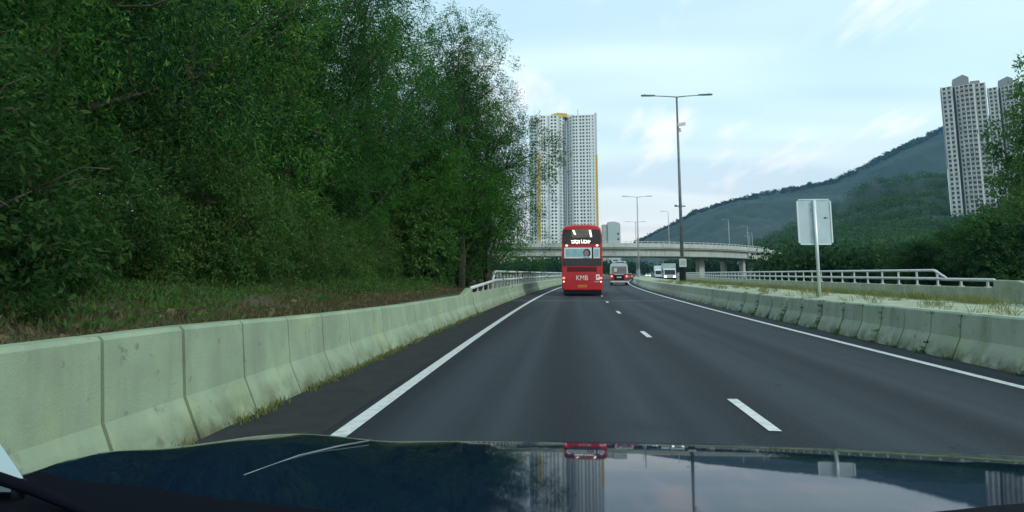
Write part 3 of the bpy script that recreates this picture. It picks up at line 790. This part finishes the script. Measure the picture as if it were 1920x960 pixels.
T = Tower('tower_block', 'white tower block with yellow strips rising behind the red bus', (0, 600, 0), M['tw_white'], M['tw_glass'], 2.95, 3.0, 46)
ZT = 3.0+46*2.95
T.face((-13.8, -4), (2.6, -4), [(.8, 2.0), (2.9, 4.1), (9.3, 10.9), (12.3, 13.9)])
T.face((2.6, -4), (8.1, 7), [(2.2, 4.6), (7.2, 9.6)])
T.face((9.4, 7), (14.0, -3), [(1.2, 3.4), (6.4, 8.6)])
T.face((14.0, -3), (31.0, -5), [(.8, 2.2), (3.2, 4.6), (6.4, 8.0), (9.0, 10.6), (12.2, 13.6), (14.6, 15.6)])
T.face((31.0, -5), (33.6, -5.6), [(.5, 1.3)])
T.face((-23, 4), (-16.0, 2), [(1, 2.4), (4, 5.4)])
T.finish(None)
m = MB()
m.box(-13.4, 2.2, -3.4, 22, 1, ZT-.4); m.box(14.2, 30.8, -2.2, 22, 1, ZT-.4); m.box(-23.6, -14.2, 5, 24, 1, ZT-2); m.box(8.3, 9.2, 9, 12, 1, ZT-1)
m.loft([[(2.3, -3.3, z), (2.3, 21, z), (7.4, 21, z), (7.4, 7.2, z)] for z in (1, ZT-.3)]); m.loft([[(10.1, 7.2, z), (10.1, 21, z), (14.1, 21, z), (14.1, -2.0, z)] for z in (1, ZT-.3)])
m.build('core', M['tw_green'], T.root)
for x, y0, y1 in ((5.3-.5, -4.25, 0), (14.0, -3.4, -2.0)):
    q = MB(); q.box(x-2.3 if x < 9 else x-.3, x-1.3 if x < 9 else x+.7, -4.4, -4.0 if x < 9 else -2.9, 3, ZT+.3); q.build('service_shaft', M['tw_green'], T.root)
q = MB(); q.box(-7.3, -5.7, -4.25, -4.0, 3, ZT-.2); q.build('service_shaft', M['tw_green'], T.root)
q = MB(); q.box(33.62, 35.6, -5.3, 16, 3, 103); q.build('gable_strip', M['tw_yellow'], T.root)
q = MB(); q.box(33.62, 35.4, -5.3, 16, 103, ZT+1.6); q.build('gable_wall', M['tw_lilac'], T.root)
q = MB(); q.box(-15.9, -13.85, -4.3, 10, 3, 106); q.build('gable_strip', M['tw_yellow'], T.root)
q = MB(); q.box(-15.9, -13.86, -4.2, 10, 106, ZT-1); q.build('gable_wall', M['tw_white'], T.root)
q = MB(); q.loft([[(-4.5, y, ZT-.2), (10.0, y, ZT-.2), (10.0, y, ZT+3.0), (1.5, y, ZT+3.8), (-4.5, y, ZT+2.2)] for y in (2, 18)]); q.build('roof_plant_room', M['tw_yellow'], T.root)
q = MB(); q.loft([[(10.05, y, ZT-.2), (26, y, ZT-.2), (26, y, ZT+.6), (18, y, ZT+1.6), (10.05, y, ZT+2.8)] for y in (4, 18)]); q.build('roof_plant_room', M['tw_white'], T.root)
q = MB(); q.tube([(19.5, 4, ZT), (19.5, 4, ZT+7)], .25, 6); q.build('mast', M['pole'], T.root)

ob_ = empty('office_block', 'small grey block with curved roof just right of the white tower', 'building', (38.5+4, 520, 0))
m = MB(); m.loft([[(a, y, c_) for a, c_ in ((-4.6, 0), (4.6, 0), (4.6, 37.4), (3.5, 38.9), (0, 39.8), (-3.5, 39.6), (-4.6, 39.2))] for y in (0, 12)]); m.f = [tuple(reversed(f)) for f in m.f]; m.build('wall', M['tw_green'], ob_)
m = MB(); m.box(-8.6, -4.62, 1, 12, 0, 37.6); m.build('stair_tower', M['fly'], ob_)
for z in (26, 30): 
    m = MB(); m.box(2.2, 3.4, -.06, .04, z, z+1.4); m.build('window', M['tw_glass'], ob_)

def old_tower(name, label, loc, nfl, rz):
    t = Tower(name, label, loc, M['tw2'], M['tw2_glass'], 2.72, 0, nfl); ZT = nfl*2.72
    t.root.rotation_euler = (0, 0, R(rz)); t.root.scale = (.86, .86, 1)
    t.face((0, 0), (6.2, -2.0), [(.7, 2.5), (3.7, 5.5)], hood=.5)
    t.face((8.0, 1.0), (10.6, 0), [(.7, 2.0)], hood=.35)
    t.face((10.6, -1.4), (18.4, -2.4), [(.3, 2.2), (2.9, 4.9), (5.5, 7.5)], hood=.9)
    t.face((19.2, -.6), (25.4, -2.0), [(.5, 2.3), (3.2, 5.4)], hood=.8)
    t.finish(None, 300)
    m = MB(); m.box(.4, 5.8, .5, 16, -30, ZT-.3); m.box(8.3, 25.0, 1.6, 20, -30, ZT-.3); m.box(10.9, 18.2, -.8, 3, -30, ZT-.3); m.box(5.9, 8.2, 6, 16, -30, ZT-1)
    m.build('core', M['tw2_dark'], t.root)
    q = MB(); q.box(18.5, 19.1, -2.2, 0, -20, ZT); q.build('drain_stack', M['tw_white'], t.root)
    q = MB(); q.box(-.35, -.05, -.2, 15, -20, ZT*.56); q.build('gable_strip', M['tw_white'], t.root)
    q = MB(); q.box(-.35, -.05, -.2, 15, ZT*.56+.01, ZT+.5); q.build('gable_wall', M['tw2_dark'], t.root)
    q = MB(); q.loft([[(7.0, y, ZT-.4), (16.5, y, ZT-.4), (16.5, y, ZT+5.0), (13.2, y, ZT+6.8), (7.0, y, ZT+4.4)] for y in (1, 12)]); q.build('roof_plant_room', M['tw2_dark'], t.root)
    q = MB(); q.box(17.0, 22.5, 0, 10, ZT-.3, ZT+2.0); q.build('roof_plant_room', M['tw2_dark'], t.root)
    return t.root
old_tower('tower_block', 'weathered grey tower block leaning into view right of the mountain ridge', (230.5, 420, 0.0), 41, -27)
t2 = old_tower('tower_block', 'second weathered grey tower block half hidden by the tree at the right edge', (291, 475, 0.0), 46, -30)

# ------------------------------------------------------------------ hills
from mathutils import noise as mnoise
def fbm(x, y, o=5):
    return mnoise.fractal(Vector((x, y, 3.3)), 1.0, 2.0, o)
def interp(x, pts):
    if x <= pts[0][0]: return pts[0][1]
    for (a, h), (c_, k) in zip(pts, pts[1:]):
        if x <= c_:
            t = (x-a)/(c_-a); return h+(k-h)*t
    return pts[-1][1]
RIDGE = [(-100, 0), (60, 10), (130, 45), (194, 77), (240, 100), (310, 137), (400, 165), (480, 185), (560, 196), (622, 209), (680, 233), (720, 256), (792, 292), (877, 328), (960, 350), (1100, 365), (1300, 350), (1650, 300)]
def mountain_h(x, y):
    r = interp(x, RIDGE)
    if y < 1600: s_ = max(0, min(1, (y-820)/780.)); s_ = s_**1.15
    else: s_ = max(.35, 1-(y-1600)/900.)
    h = r*s_
    k = min(1, h/60.)
    valley = 18*fbm(x*.006, y*.006, 4)*k*(1 if abs(y-1600) > 80 else abs(y-1600)/80.)
    trees = (4.5*abs(fbm(x*.055, y*.055, 3)) + 2.5*fbm(x*.16, y*.16, 2))*k
    return h + valley + trees
xs = np.arange(-100, 1651, 6.5); ys = np.concatenate([np.arange(820, 1500, 13.), np.arange(1500, 1640, 6.), np.arange(1640, 2400, 60.)])
b = MB()
for y in ys:
    for x in xs: b.v.append((float(x), float(y), mountain_h(float(x), float(y))-1.0))
n = len(xs)
for j in range(len(ys)-1):
    for i in range(n-1): a = j*n+i; b.f.append((a, a+1, a+n+1, a+n))
kind(b.build('mountain', M['hill'], smooth=True), 'structure')

HILL = [(80, 0), (150, 8), (200, 32), (240, 52), (299, 78), (342, 98), (390, 108), (471, 122), (700, 130), (1000, 120)]
def hill_h(x, y):
    s_ = max(0, min(1, (y-120)/580.))**1.6; s2 = 1 if y < 720 else max(.2, 1-(y-720)/300.)
    xe = x*700./max(y, 150)
    return (interp(xe, HILL)*s_*s2*(.90+.22*fbm(x*.012, y*.012, 3)))-.5
b = MB(); xs = np.arange(15, 700, 9.); ys = np.arange(60, 980, 9.)
for y in ys:
    for x in xs: b.v.append((float(x), float(y), hill_h(float(x), float(y))))
n = len(xs)
for j in range(len(ys)-1):
    for i in range(n-1): a = j*n+i; b.f.append((a, a+1, a+n+1, a+n))
kind(b.build('foothill', M['hill'], smooth=True), 'structure')

# ------------------------------------------------------------------ foliage
def leaf_mesh(name, P, D, L, W, material, droop=0.0, rg=None):
    """P base points, D unit directions, L lengths, W widths: one diamond quad each, folded a little"""
    rg = rg or rng
    N = len(P)
    ref = rg.normal(size=(N, 3)); S = np.cross(D, ref); S /= np.linalg.norm(S, axis=1)[:, None]+1e-9
    U = np.cross(S, D)
    mid = P + D*(L*.5)[:, None] + U*(W*.25)[:, None]
    tip = P + D*L[:, None]
    V = np.stack([P, mid+S*(W*.5)[:, None], tip, mid-S*(W*.5)[:, None]], axis=1).reshape(-1, 3)
    me = bpy.data.meshes.new(name)
    me.vertices.add(N*4); me.vertices.foreach_set('co', V.astype(np.float32).ravel())
    me.loops.add(N*4); me.loops.foreach_set('vertex_index', np.arange(N*4, dtype=np.int32))
    me.polygons.add(N); me.polygons.foreach_set('loop_start', np.arange(0, N*4, 4, dtype=np.int32))
    me.update(calc_edges=True); me.validate()
    me.materials.append(material)
    return me
def unit(v): return v/(np.linalg.norm(v, axis=-1, keepdims=True)+1e-9)
def crown_points(lobes, nclus, rg, shell=.55):
    """cluster centres in a set of ellipsoid lobes, denser towards the outside"""
    vol = np.array([l[3]*l[4]*l[5] for l in lobes])**.75; pick = rg.choice(len(lobes), nclus, p=vol/vol.sum())
    d = unit(rg.normal(size=(nclus, 3))); r = rg.random(nclus)**(1/3.)
    r = shell + (1-shell)*r; r = np.where(rg.random(nclus) < .25, rg.random(nclus), r)
    A = np.array(lobes)
    return A[pick, :3] + d*r[:, None]*A[pick, 3:6], d
def make_crown(name, lobes, nclus, per, L, W, spread, material, seed, droop=.35, shell=.55):
    rg = np.random.default_rng(seed)
    C, d = crown_points(lobes, nclus, rg, shell)
    # each cluster is a twig: leaves strung along a short axis that points outward and droops
    ax = unit(d + rg.normal(size=d.shape)*.6 + np.array([0, 0, -droop]))
    t = rg.random((nclus, per)); 
    P = C[:, None, :] + ax[:, None, :]*(t*spread*1.6)[:, :, None] + rg.normal(size=(nclus, per, 3))*spread*.30
    D = unit(ax[:, None, :]*.7 + rg.normal(size=(nclus, per, 3))*.75 + np.array([0, 0, -droop*.6]))
    n = nclus*per
    return leaf_mesh(name, P.reshape(-1, 3), D.reshape(-1, 3), L*rg.uniform(.45, 1.6, n), W*rg.uniform(.6, 1.4, n), material, rg=rg)
def make_trunk(h, r0, lobes, seed, lean=.3):
    rg = random.Random(seed); b = MB()
    top = Vector((rg.uniform(-lean, lean), rg.uniform(-lean, lean), h*.8)); pts = [Vector((0, 0, -.6))]
    for k in range(1, 7):
        t = k/6; pts.append(Vector((top.x*t+rg.uniform(-.12, .12), top.y*t+rg.uniform(-.12, .12), top.z*t)))
    b.tube(pts, [r0*(1.25-.98*k/6) for k in range(7)], 8)
    for l in lobes:
        c = Vector(l[:3]); zt = max(.15*h, c.z-1.3*math.hypot(c.x, c.y)*.8-.5); t = min(.95, zt/(h*.8))
        k = t*6; i = min(5, int(k)); s_ = pts[i].lerp(pts[i+1], k-i)
        mid = s_.lerp(c, .5)+Vector((rg.uniform(-.2, .2), rg.uniform(-.2, .2), rg.uniform(0, .35)))
        rr = r0*(.55-.35*t)
        b.tube([s_, mid, c], [rr, rr*.7, rr*.25], 6)
        for q in range(4):
            e = c+Vector((rg.uniform(-1, 1)*l[3], rg.uniform(-1, 1)*l[4], rg.uniform(-.4, .9)*l[5]))*.8
            b.tube([mid.lerp(c, .6), mid.lerp(e, .7)+Vector((0, 0, .1)), e], [rr*.4, rr*.25, .008], 5)
    return b
def tree_variant(seed, h, rad, nl, nclus, per, L, W, spread, material, low=.25, shell=.5, trunk_r=.16, droop=.35):
    rg = random.Random(seed); lobes = []
    for k in range(nl):
        t = (k+.5)/nl; z = h*(low+(.93-low)*t)
        env = rad*(math.sin(math.pi*min(1, .18+.80*t))**.7)
        a = k*2.4+rg.uniform(-.4, .4); q = env*rg.uniform(.35, .72)
        s_ = rad*rg.uniform(.36, .55)*(1.1-.35*t)
        lobes.append((math.cos(a)*q, math.sin(a)*q, z, s_, s_, s_*rg.uniform(.65, .9)))
    tr = make_trunk(h, trunk_r, lobes, seed).mesh('trunk'); tr.materials.append(M['bark'])
    tr.polygons.foreach_set('use_smooth', [True]*len(tr.polygons))
    return tr, make_crown('crown', lobes, nclus, per, L, W, spread, material, seed, droop, shell)
def plant_tree(name, label, var, loc, rz, sc, group, szz=1.0, cat='tree'):
    root = empty(name, label, cat, loc, rz, group); root.scale = (sc, sc, sc*szz)
    link('trunk' if cat == 'tree' else 'stems', var[0], root); link('crown' if cat == 'tree' else 'foliage', var[1], root)
    return root
AC = [tree_variant(101, 11.5, 3.5, 17, 2300, 34, .105, .027, .28, M['leaf'], .22),
      tree_variant(102, 10.5, 3.7, 16, 2300, 34, .105, .027, .28, M['leaf'], .18),
      tree_variant(103, 12.0, 3.4, 18, 2300, 34, .105, .026, .30, M['leaf'], .26),
      tree_variant(104, 10.0, 3.4, 13, 1100, 26, .12, .024, .36, M['leaf'], .25, droop=.2)]
BR = [tree_variant(201, 7.0, 3.2, 14, 1300, 16, .24, .095, .30, M['leaf_broad'], .15),
      tree_variant(202, 9.0, 3.4, 15, 1400, 16, .22, .085, .32, M['leaf_broad'], .15)]
SH = [tree_variant(301, 2.2, 1.25, 9, 700, 24, .065, .026, .15, M['leaf_bush'], .12, trunk_r=.04),
      tree_variant(302, 1.6, 1.1, 8, 600, 24, .07, .028, .14, M['leaf_bush'], .12, trunk_r=.035)]
GL = 'acacia trees on the bank behind the left barrier'
for i, (x, y, z, v, s_, sz, lab) in enumerate([
    (-3.9, 30.6, .2, 2, .88, 1.0, 'bushy acacia leaning over the rails, its crown edge against the white tower'),
    (-5.2, 31.0, .0, 2, .95, 1.0, 'tall acacia just behind the last one, thickening its crown'),
    (-3.9, 28.0, .2, 0, 1.05, 1.0, 'last tall acacia of the wooded bank, overhanging the rails beside the white tower'),
    (-3.3, 31.8, -.2, 3, 1.0, 1.0, 'thin airy acacia whose sparse twigs stand against the white tower'),
    (-6.6, 23.0, 1.0, 2, 1.0, 1.02, 'tall acacia second from the end of the wooded bank'),
    (-7.2, 17.8, 1.2, 1, 1.0, 1.0, 'broad acacia on the bank above the rails-end block'),
    (-7.6, 13.6, 1.3, 0, .95, 1.0, 'leafy acacia in the middle of the left wooded bank'),
    (-7.9, 9.8, 1.3, 1, .95, 1.05, 'acacia on the bank near the left edge of the picture'),
    (-7.6, 6.2, 1.3, 2, .9, 1.0, 'nearest acacia at the far left edge above the barrier'),
    (-10.5, 20.5, 1.6, 0, 1.08, 1.1, None), (-11.2, 15.6, 1.8, 2, 1.05, 1.05, None), (-11.5, 11.2, 1.8, 1, 1.1, 1.1, None),
    (-12.0, 27.0, 1.6, 1, 1.1, 1.1, None), (-8.5, 30.5, .6, 2, 1.0, 1.05, None), (-15.5, 18.0, 2.2, 0, 1.15, 1.2, None),
    (-17.5, 24.0, 2.2, 2, 1.15, 1.2, None), (-16.0, 12.5, 2.2, 1, 1.15, 1.1, None), (-22, 30, 2.2, 0, 1.3, 1.2, None), (-14, 35, .8, 1, 1.1, 1.1, None), (-8.5, 38, .2, 0, .85, .9, None), (-24, 22, 2.4, 1, 1.25, 1.2, None)]):
    plant_tree('acacia_tree', lab or 'acacia crown filling the depth of the wooded bank behind the front row', AC[v], (x, y, z), i*2.1+.4, s_, GL, sz)
for i, (x, y, z, v, s_, sz, lab) in enumerate([
    (-5.4, 26.0, .5, 0, .62, .95, 'dense leafy young tree at the foot of the last acacia, by the rails'),
    (-5.9, 30.5, -.1, 1, .66, .85, 'dense leafy young tree behind the rails, right of the last acacia'),
    (-6.2, 33.5, -.2, 1, .75, .9, 'dark leafy tree closing the gap behind the last acacia'),
    (-6.5, 27.5, .6, 0, .85, 1.0, 'leafy tree between the last acacia and its neighbour'),
    (-5.6, 37.5, -.2, 1, .7, .8, 'farthest leafy tree of the left bank, beside the viaduct edge')]):
    plant_tree('broadleaf_tree', lab, BR[v], (x, y, z), i*1.9, s_, 'young leafy trees at the end of the left bank', sz)
GS = 'shrubs under the acacias on the left bank'
ORD = 'first second third fourth fifth sixth seventh eighth ninth tenth eleventh twelfth thirteenth last'.split()
k = 0; row = 0
for y in (5.6, 7.0, 8.6, 10.0, 11.6, 13.0, 14.8, 16.3, 18.0, 19.6, 21.2, 22.8, 24.6, 26.4):
    x = -5.5 - random.uniform(0, .8) - (.5 if y > 20 else 0)
    plant_tree('shrub', ORD[row]+' green shrub from the left in the front undergrowth row of the bank', SH[k % 2], (x, y, 1.1 if y < 24 else .6), k*1.3, random.uniform(.75, 1.25), GS, 1, 'shrub'); k += 1; row += 1
    if k % 2: plant_tree('shrub', 'taller shrub standing behind the front undergrowth row of the left bank', SH[(k+1) % 2], (x-1.7, y+.7, 1.35), k*2.3, random.uniform(1.1, 1.6), GS, 1, 'shrub')

GR = 'broadleaf trees across the opposite carriageway'
for i, (x, y, z, v, s_, sz, lab) in enumerate([
    (31.8, 46, 1.5, 1, 1.2, 1.26, 'tall dark tree at the right edge in front of the second weathered tower'),
    (39.5, 51, 2.0, 1, 1.3, 1.2, 'tree at the extreme right edge behind the tall dark one'),
    (25.5, 43.0, -.2, 0, .85, .85, 'rounded broadleaf tree right of the road sign, at the end of the rails'),
    (23.5, 46.5, -.3, 0, .72, .75, 'low leafy tree directly behind the rails, right of the road sign'),
    (28.6, 43.0, .2, 0, 1.0, .85, 'bright green broadleaf tree below the weathered tower block'),
    (31.0, 41.5, .2, 0, .95, .85, 'leafy tree between the bright green one and the right edge'),
    (29.0, 50, .8, 1, .58, .85, None), (33.5, 55, 1.0, 1, .68, .9, None), (26.6, 54, -.2, 0, .62, .85, None), (38.5, 56, 2, 0, 1.1, 1.0, None), (31.5, 58, .2, 0, .8, .85, None)]):
    plant_tree('broadleaf_tree', lab or 'broadleaf crown among the mass behind the front trees on the right', BR[v], (x, y, z), i*1.7, s_, GR, sz)

# woods that read as one mass: foothill, and the belt seen under the viaduct
def woods(name, label, pts, per, leaf, material, seed):
    rg = np.random.default_rng(seed); A = np.array(pts); n = len(A)
    d = unit(rg.normal(size=(n, per, 3))); r = rg.random((n, per, 1))**.4
    P = A[:, None, :3] + d*r*A[:, None, 3:4]*np.array([1, 1, .8])
    D = unit(rg.normal(size=(n*per, 3))+np.array([0, 0, -.1]))
    o = link(name, leaf_mesh(name, P.reshape(-1, 3), D, leaf*rg.uniform(.6, 1.4, n*per), leaf*.75*rg.uniform(.6, 1.3, n*per), material, rg=rg))
    o['label'] = label; o['category'] = 'woodland'; return kind(o, 'stuff')
pts = []
while len(pts) < 3600:
    y = 75+660*random.random()**1.5; x = y*random.uniform(.25, .76)
    if x < offs(y)+20: continue
    if 220 < x < 262 and 400 < y < 450 or 285 < x < 320 and 460 < y < 500: continue
    px_ = 1045+1300*x/y
    if px_ < 1452 and y < 345: continue
    if any((x-v.x)**2+(y-v.y)**2 < 110 for v in VP_[::4]): continue
    r_ = random.uniform(2.0, 4.2)*(1+max(0, y-300)/600.)
    pts.append((x, y, hill_h(x, y)+r_*.6, r_))
woods('hillside_woods', 'dark green woods covering the foothill between the viaduct and the weathered towers', [p for p in pts if p[1] > 190], 80, 1.1, M['leaf_far'], 5)
woods('roadside_woods', 'dense green scrub behind the rails of the opposite carriageway, below the foothill', [p for p in pts if p[1] <= 190], 330, .42, M['leaf_far'], 9)
pts = []
for k in range(520):
    x = random.uniform(-75, 120); y = random.uniform(262, 360)
    if abs(x-offs(y)-6) < 13: y = 365+random.random()*40
    r_ = random.uniform(2.5, 4.5); pts.append((x, y, r_*.9+random.random()*2, r_))
woods('distant_woods', 'dark belt of trees seen under the viaduct at the end of the road', pts, 80, 1.2, M['leaf_far'], 6)
# tree line along the mountain ridge
pts = []
for k in range(900):
    x = 80+1000*random.random(); y = 1600+random.uniform(-25, 15); r_ = random.uniform(2.5, 5.5)
    pts.append((x, y, mountain_h(x, y)+r_*.2, r_))
woods('ridge_trees', 'fringe of trees along the ridge of the blue mountain', pts, 22, 3.5, M['leaf_far'], 8)

# ------------------------------------------------------------------ grass, weeds, litter
def tufts(name, label, spots, blades, L, W, material, seed, flat=False):
    rg = np.random.default_rng(seed); S = np.array(spots); n = len(S)
    P = S[:, None, :3] + rg.normal(size=(n, blades, 3))*np.array([1, 1, 0])*S[:, None, 3:4]
    D = rg.normal(size=(n*blades, 3))
    D[:, 2] = rg.uniform(.05, .3, n*blades) if flat else np.abs(D[:, 2])+1.0
    D = unit(D)
    o = link(name, leaf_mesh(name, P.reshape(-1, 3), D, L*rg.uniform(.4, 1.3, n*blades), W*rg.uniform(.7, 1.4, n*blades), material, rg=rg))
    o['label'] = label; o['category'] = 'grass'; return kind(o, 'stuff')
sp = []
for y in np.arange(4.5, 24, .07):
    if mnoise.noise(Vector((0, y*1.1, 0))) > -.12: sp.append((-2.93+offs(y)+random.uniform(-.01, .06), y, .0, .045))
tufts('kerb_weeds', 'sparse yellow-green weeds along the foot of the left barrier', sp, 12, .075, .012, M['dry'], 21)
sp = []
for y in np.arange(7, 60, .07):
    w = .5+.5*mnoise.noise(Vector((3, y*.45, 0)))
    if random.random() < w*1.1: sp.append((9.35+offs(y)+random.uniform(-.25, .1), y, .67, .10))
    if random.random() < w*.35: sp.append((random.uniform(6.55, 9.1)+offs(y), y, .66, .08))
tufts('median_weeds', 'dry straw and green weeds growing between the median slabs', sp, 30, .24, .009, M['dry'], 22)
sp = []
for y in RJ[5:22]:
    for k in range(3): sp.append((6.14+offs(y)+random.uniform(-.06, .02), y+random.uniform(-.08, .08), 0, .05))
    if random.random() < .6:
        for k in range(3): sp.append((6.40+offs(y), y+random.uniform(-.1, .1), .66, .06))
for j, y in enumerate(RJ):
    if j in (15, 17, 19) or (7 <= j <= 23 and j % 2 == 0):
        for k in range(9 if j in (15, 17, 19) else 4):
            u = random.random()**(1.4 if j in (15, 17, 19) else 3.0)
            sp.append((6.15+.17*min(1, u*1.4)+offs(y), y+random.uniform(-.05, .05), .02+.6*u, .03))
tufts('joint_weeds', 'dark green weeds sprouting from the joints of the right barrier', sp, 16, .06, .012, M['leaf'], 23)
sp = [(-3.5-2.2*random.random()**1.6, random.uniform(4.0, 25), 0, .12) for k in range(1900)]
sp = [(x, y, .70+max(0, -3.4-x)*.17, r_) for x, y, _, r_ in sp]
tufts('dry_grass', 'dry brown grass and litter on the strip of bank behind the left barrier', sp, 16, .15, .012, M['litter'], 24)
sp = [(random.uniform(-6.2, -3.6), random.uniform(4.5, 25), 0, .18) for k in range(700)]
sp = [(x, y, .76+max(0, -3.4-x)*.165, r_) for x, y, _, r_ in sp]
tufts('leaf_litter', 'fallen brown leaves on the strip of bank behind the left barrier', sp, 7, .11, .05, M['litter'], 25, True)
sp = [(-3.8-3.2*random.random()**.55, random.uniform(4.0, 26), 0, .2) for k in range(1000)]
sp = [(x, y, .80+max(0, -3.4-x)*.16, r_) for x, y, _, r_ in sp]
tufts('undergrowth', 'low green undergrowth at the foot of the acacias', sp, 46, .085, .026, M['leaf_bush'], 26)

# ------------------------------------------------------------------ haze
h = MB(); h.box(-640, 1740, -290, 2750, -1.3, 400)
ho = h.build('haze', None); kind(ho, 'stuff')
hm = bpy.data.materials.new('haze_air'); hm.use_nodes = True; nt = hm.node_tree; nt.nodes.clear()
o_ = nt.nodes.new('ShaderNodeOutputMaterial'); pv = nt.nodes.new('ShaderNodeVolumePrincipled')
pv.inputs['Color'].default_value = (.26, .60, 1.0, 1); pv.inputs['Density'].default_value = .0001; pv.inputs['Anisotropy'].default_value = .2
nt.links.new(pv.outputs[0], o_.inputs['Volume'])
ho.data.materials.append(hm)
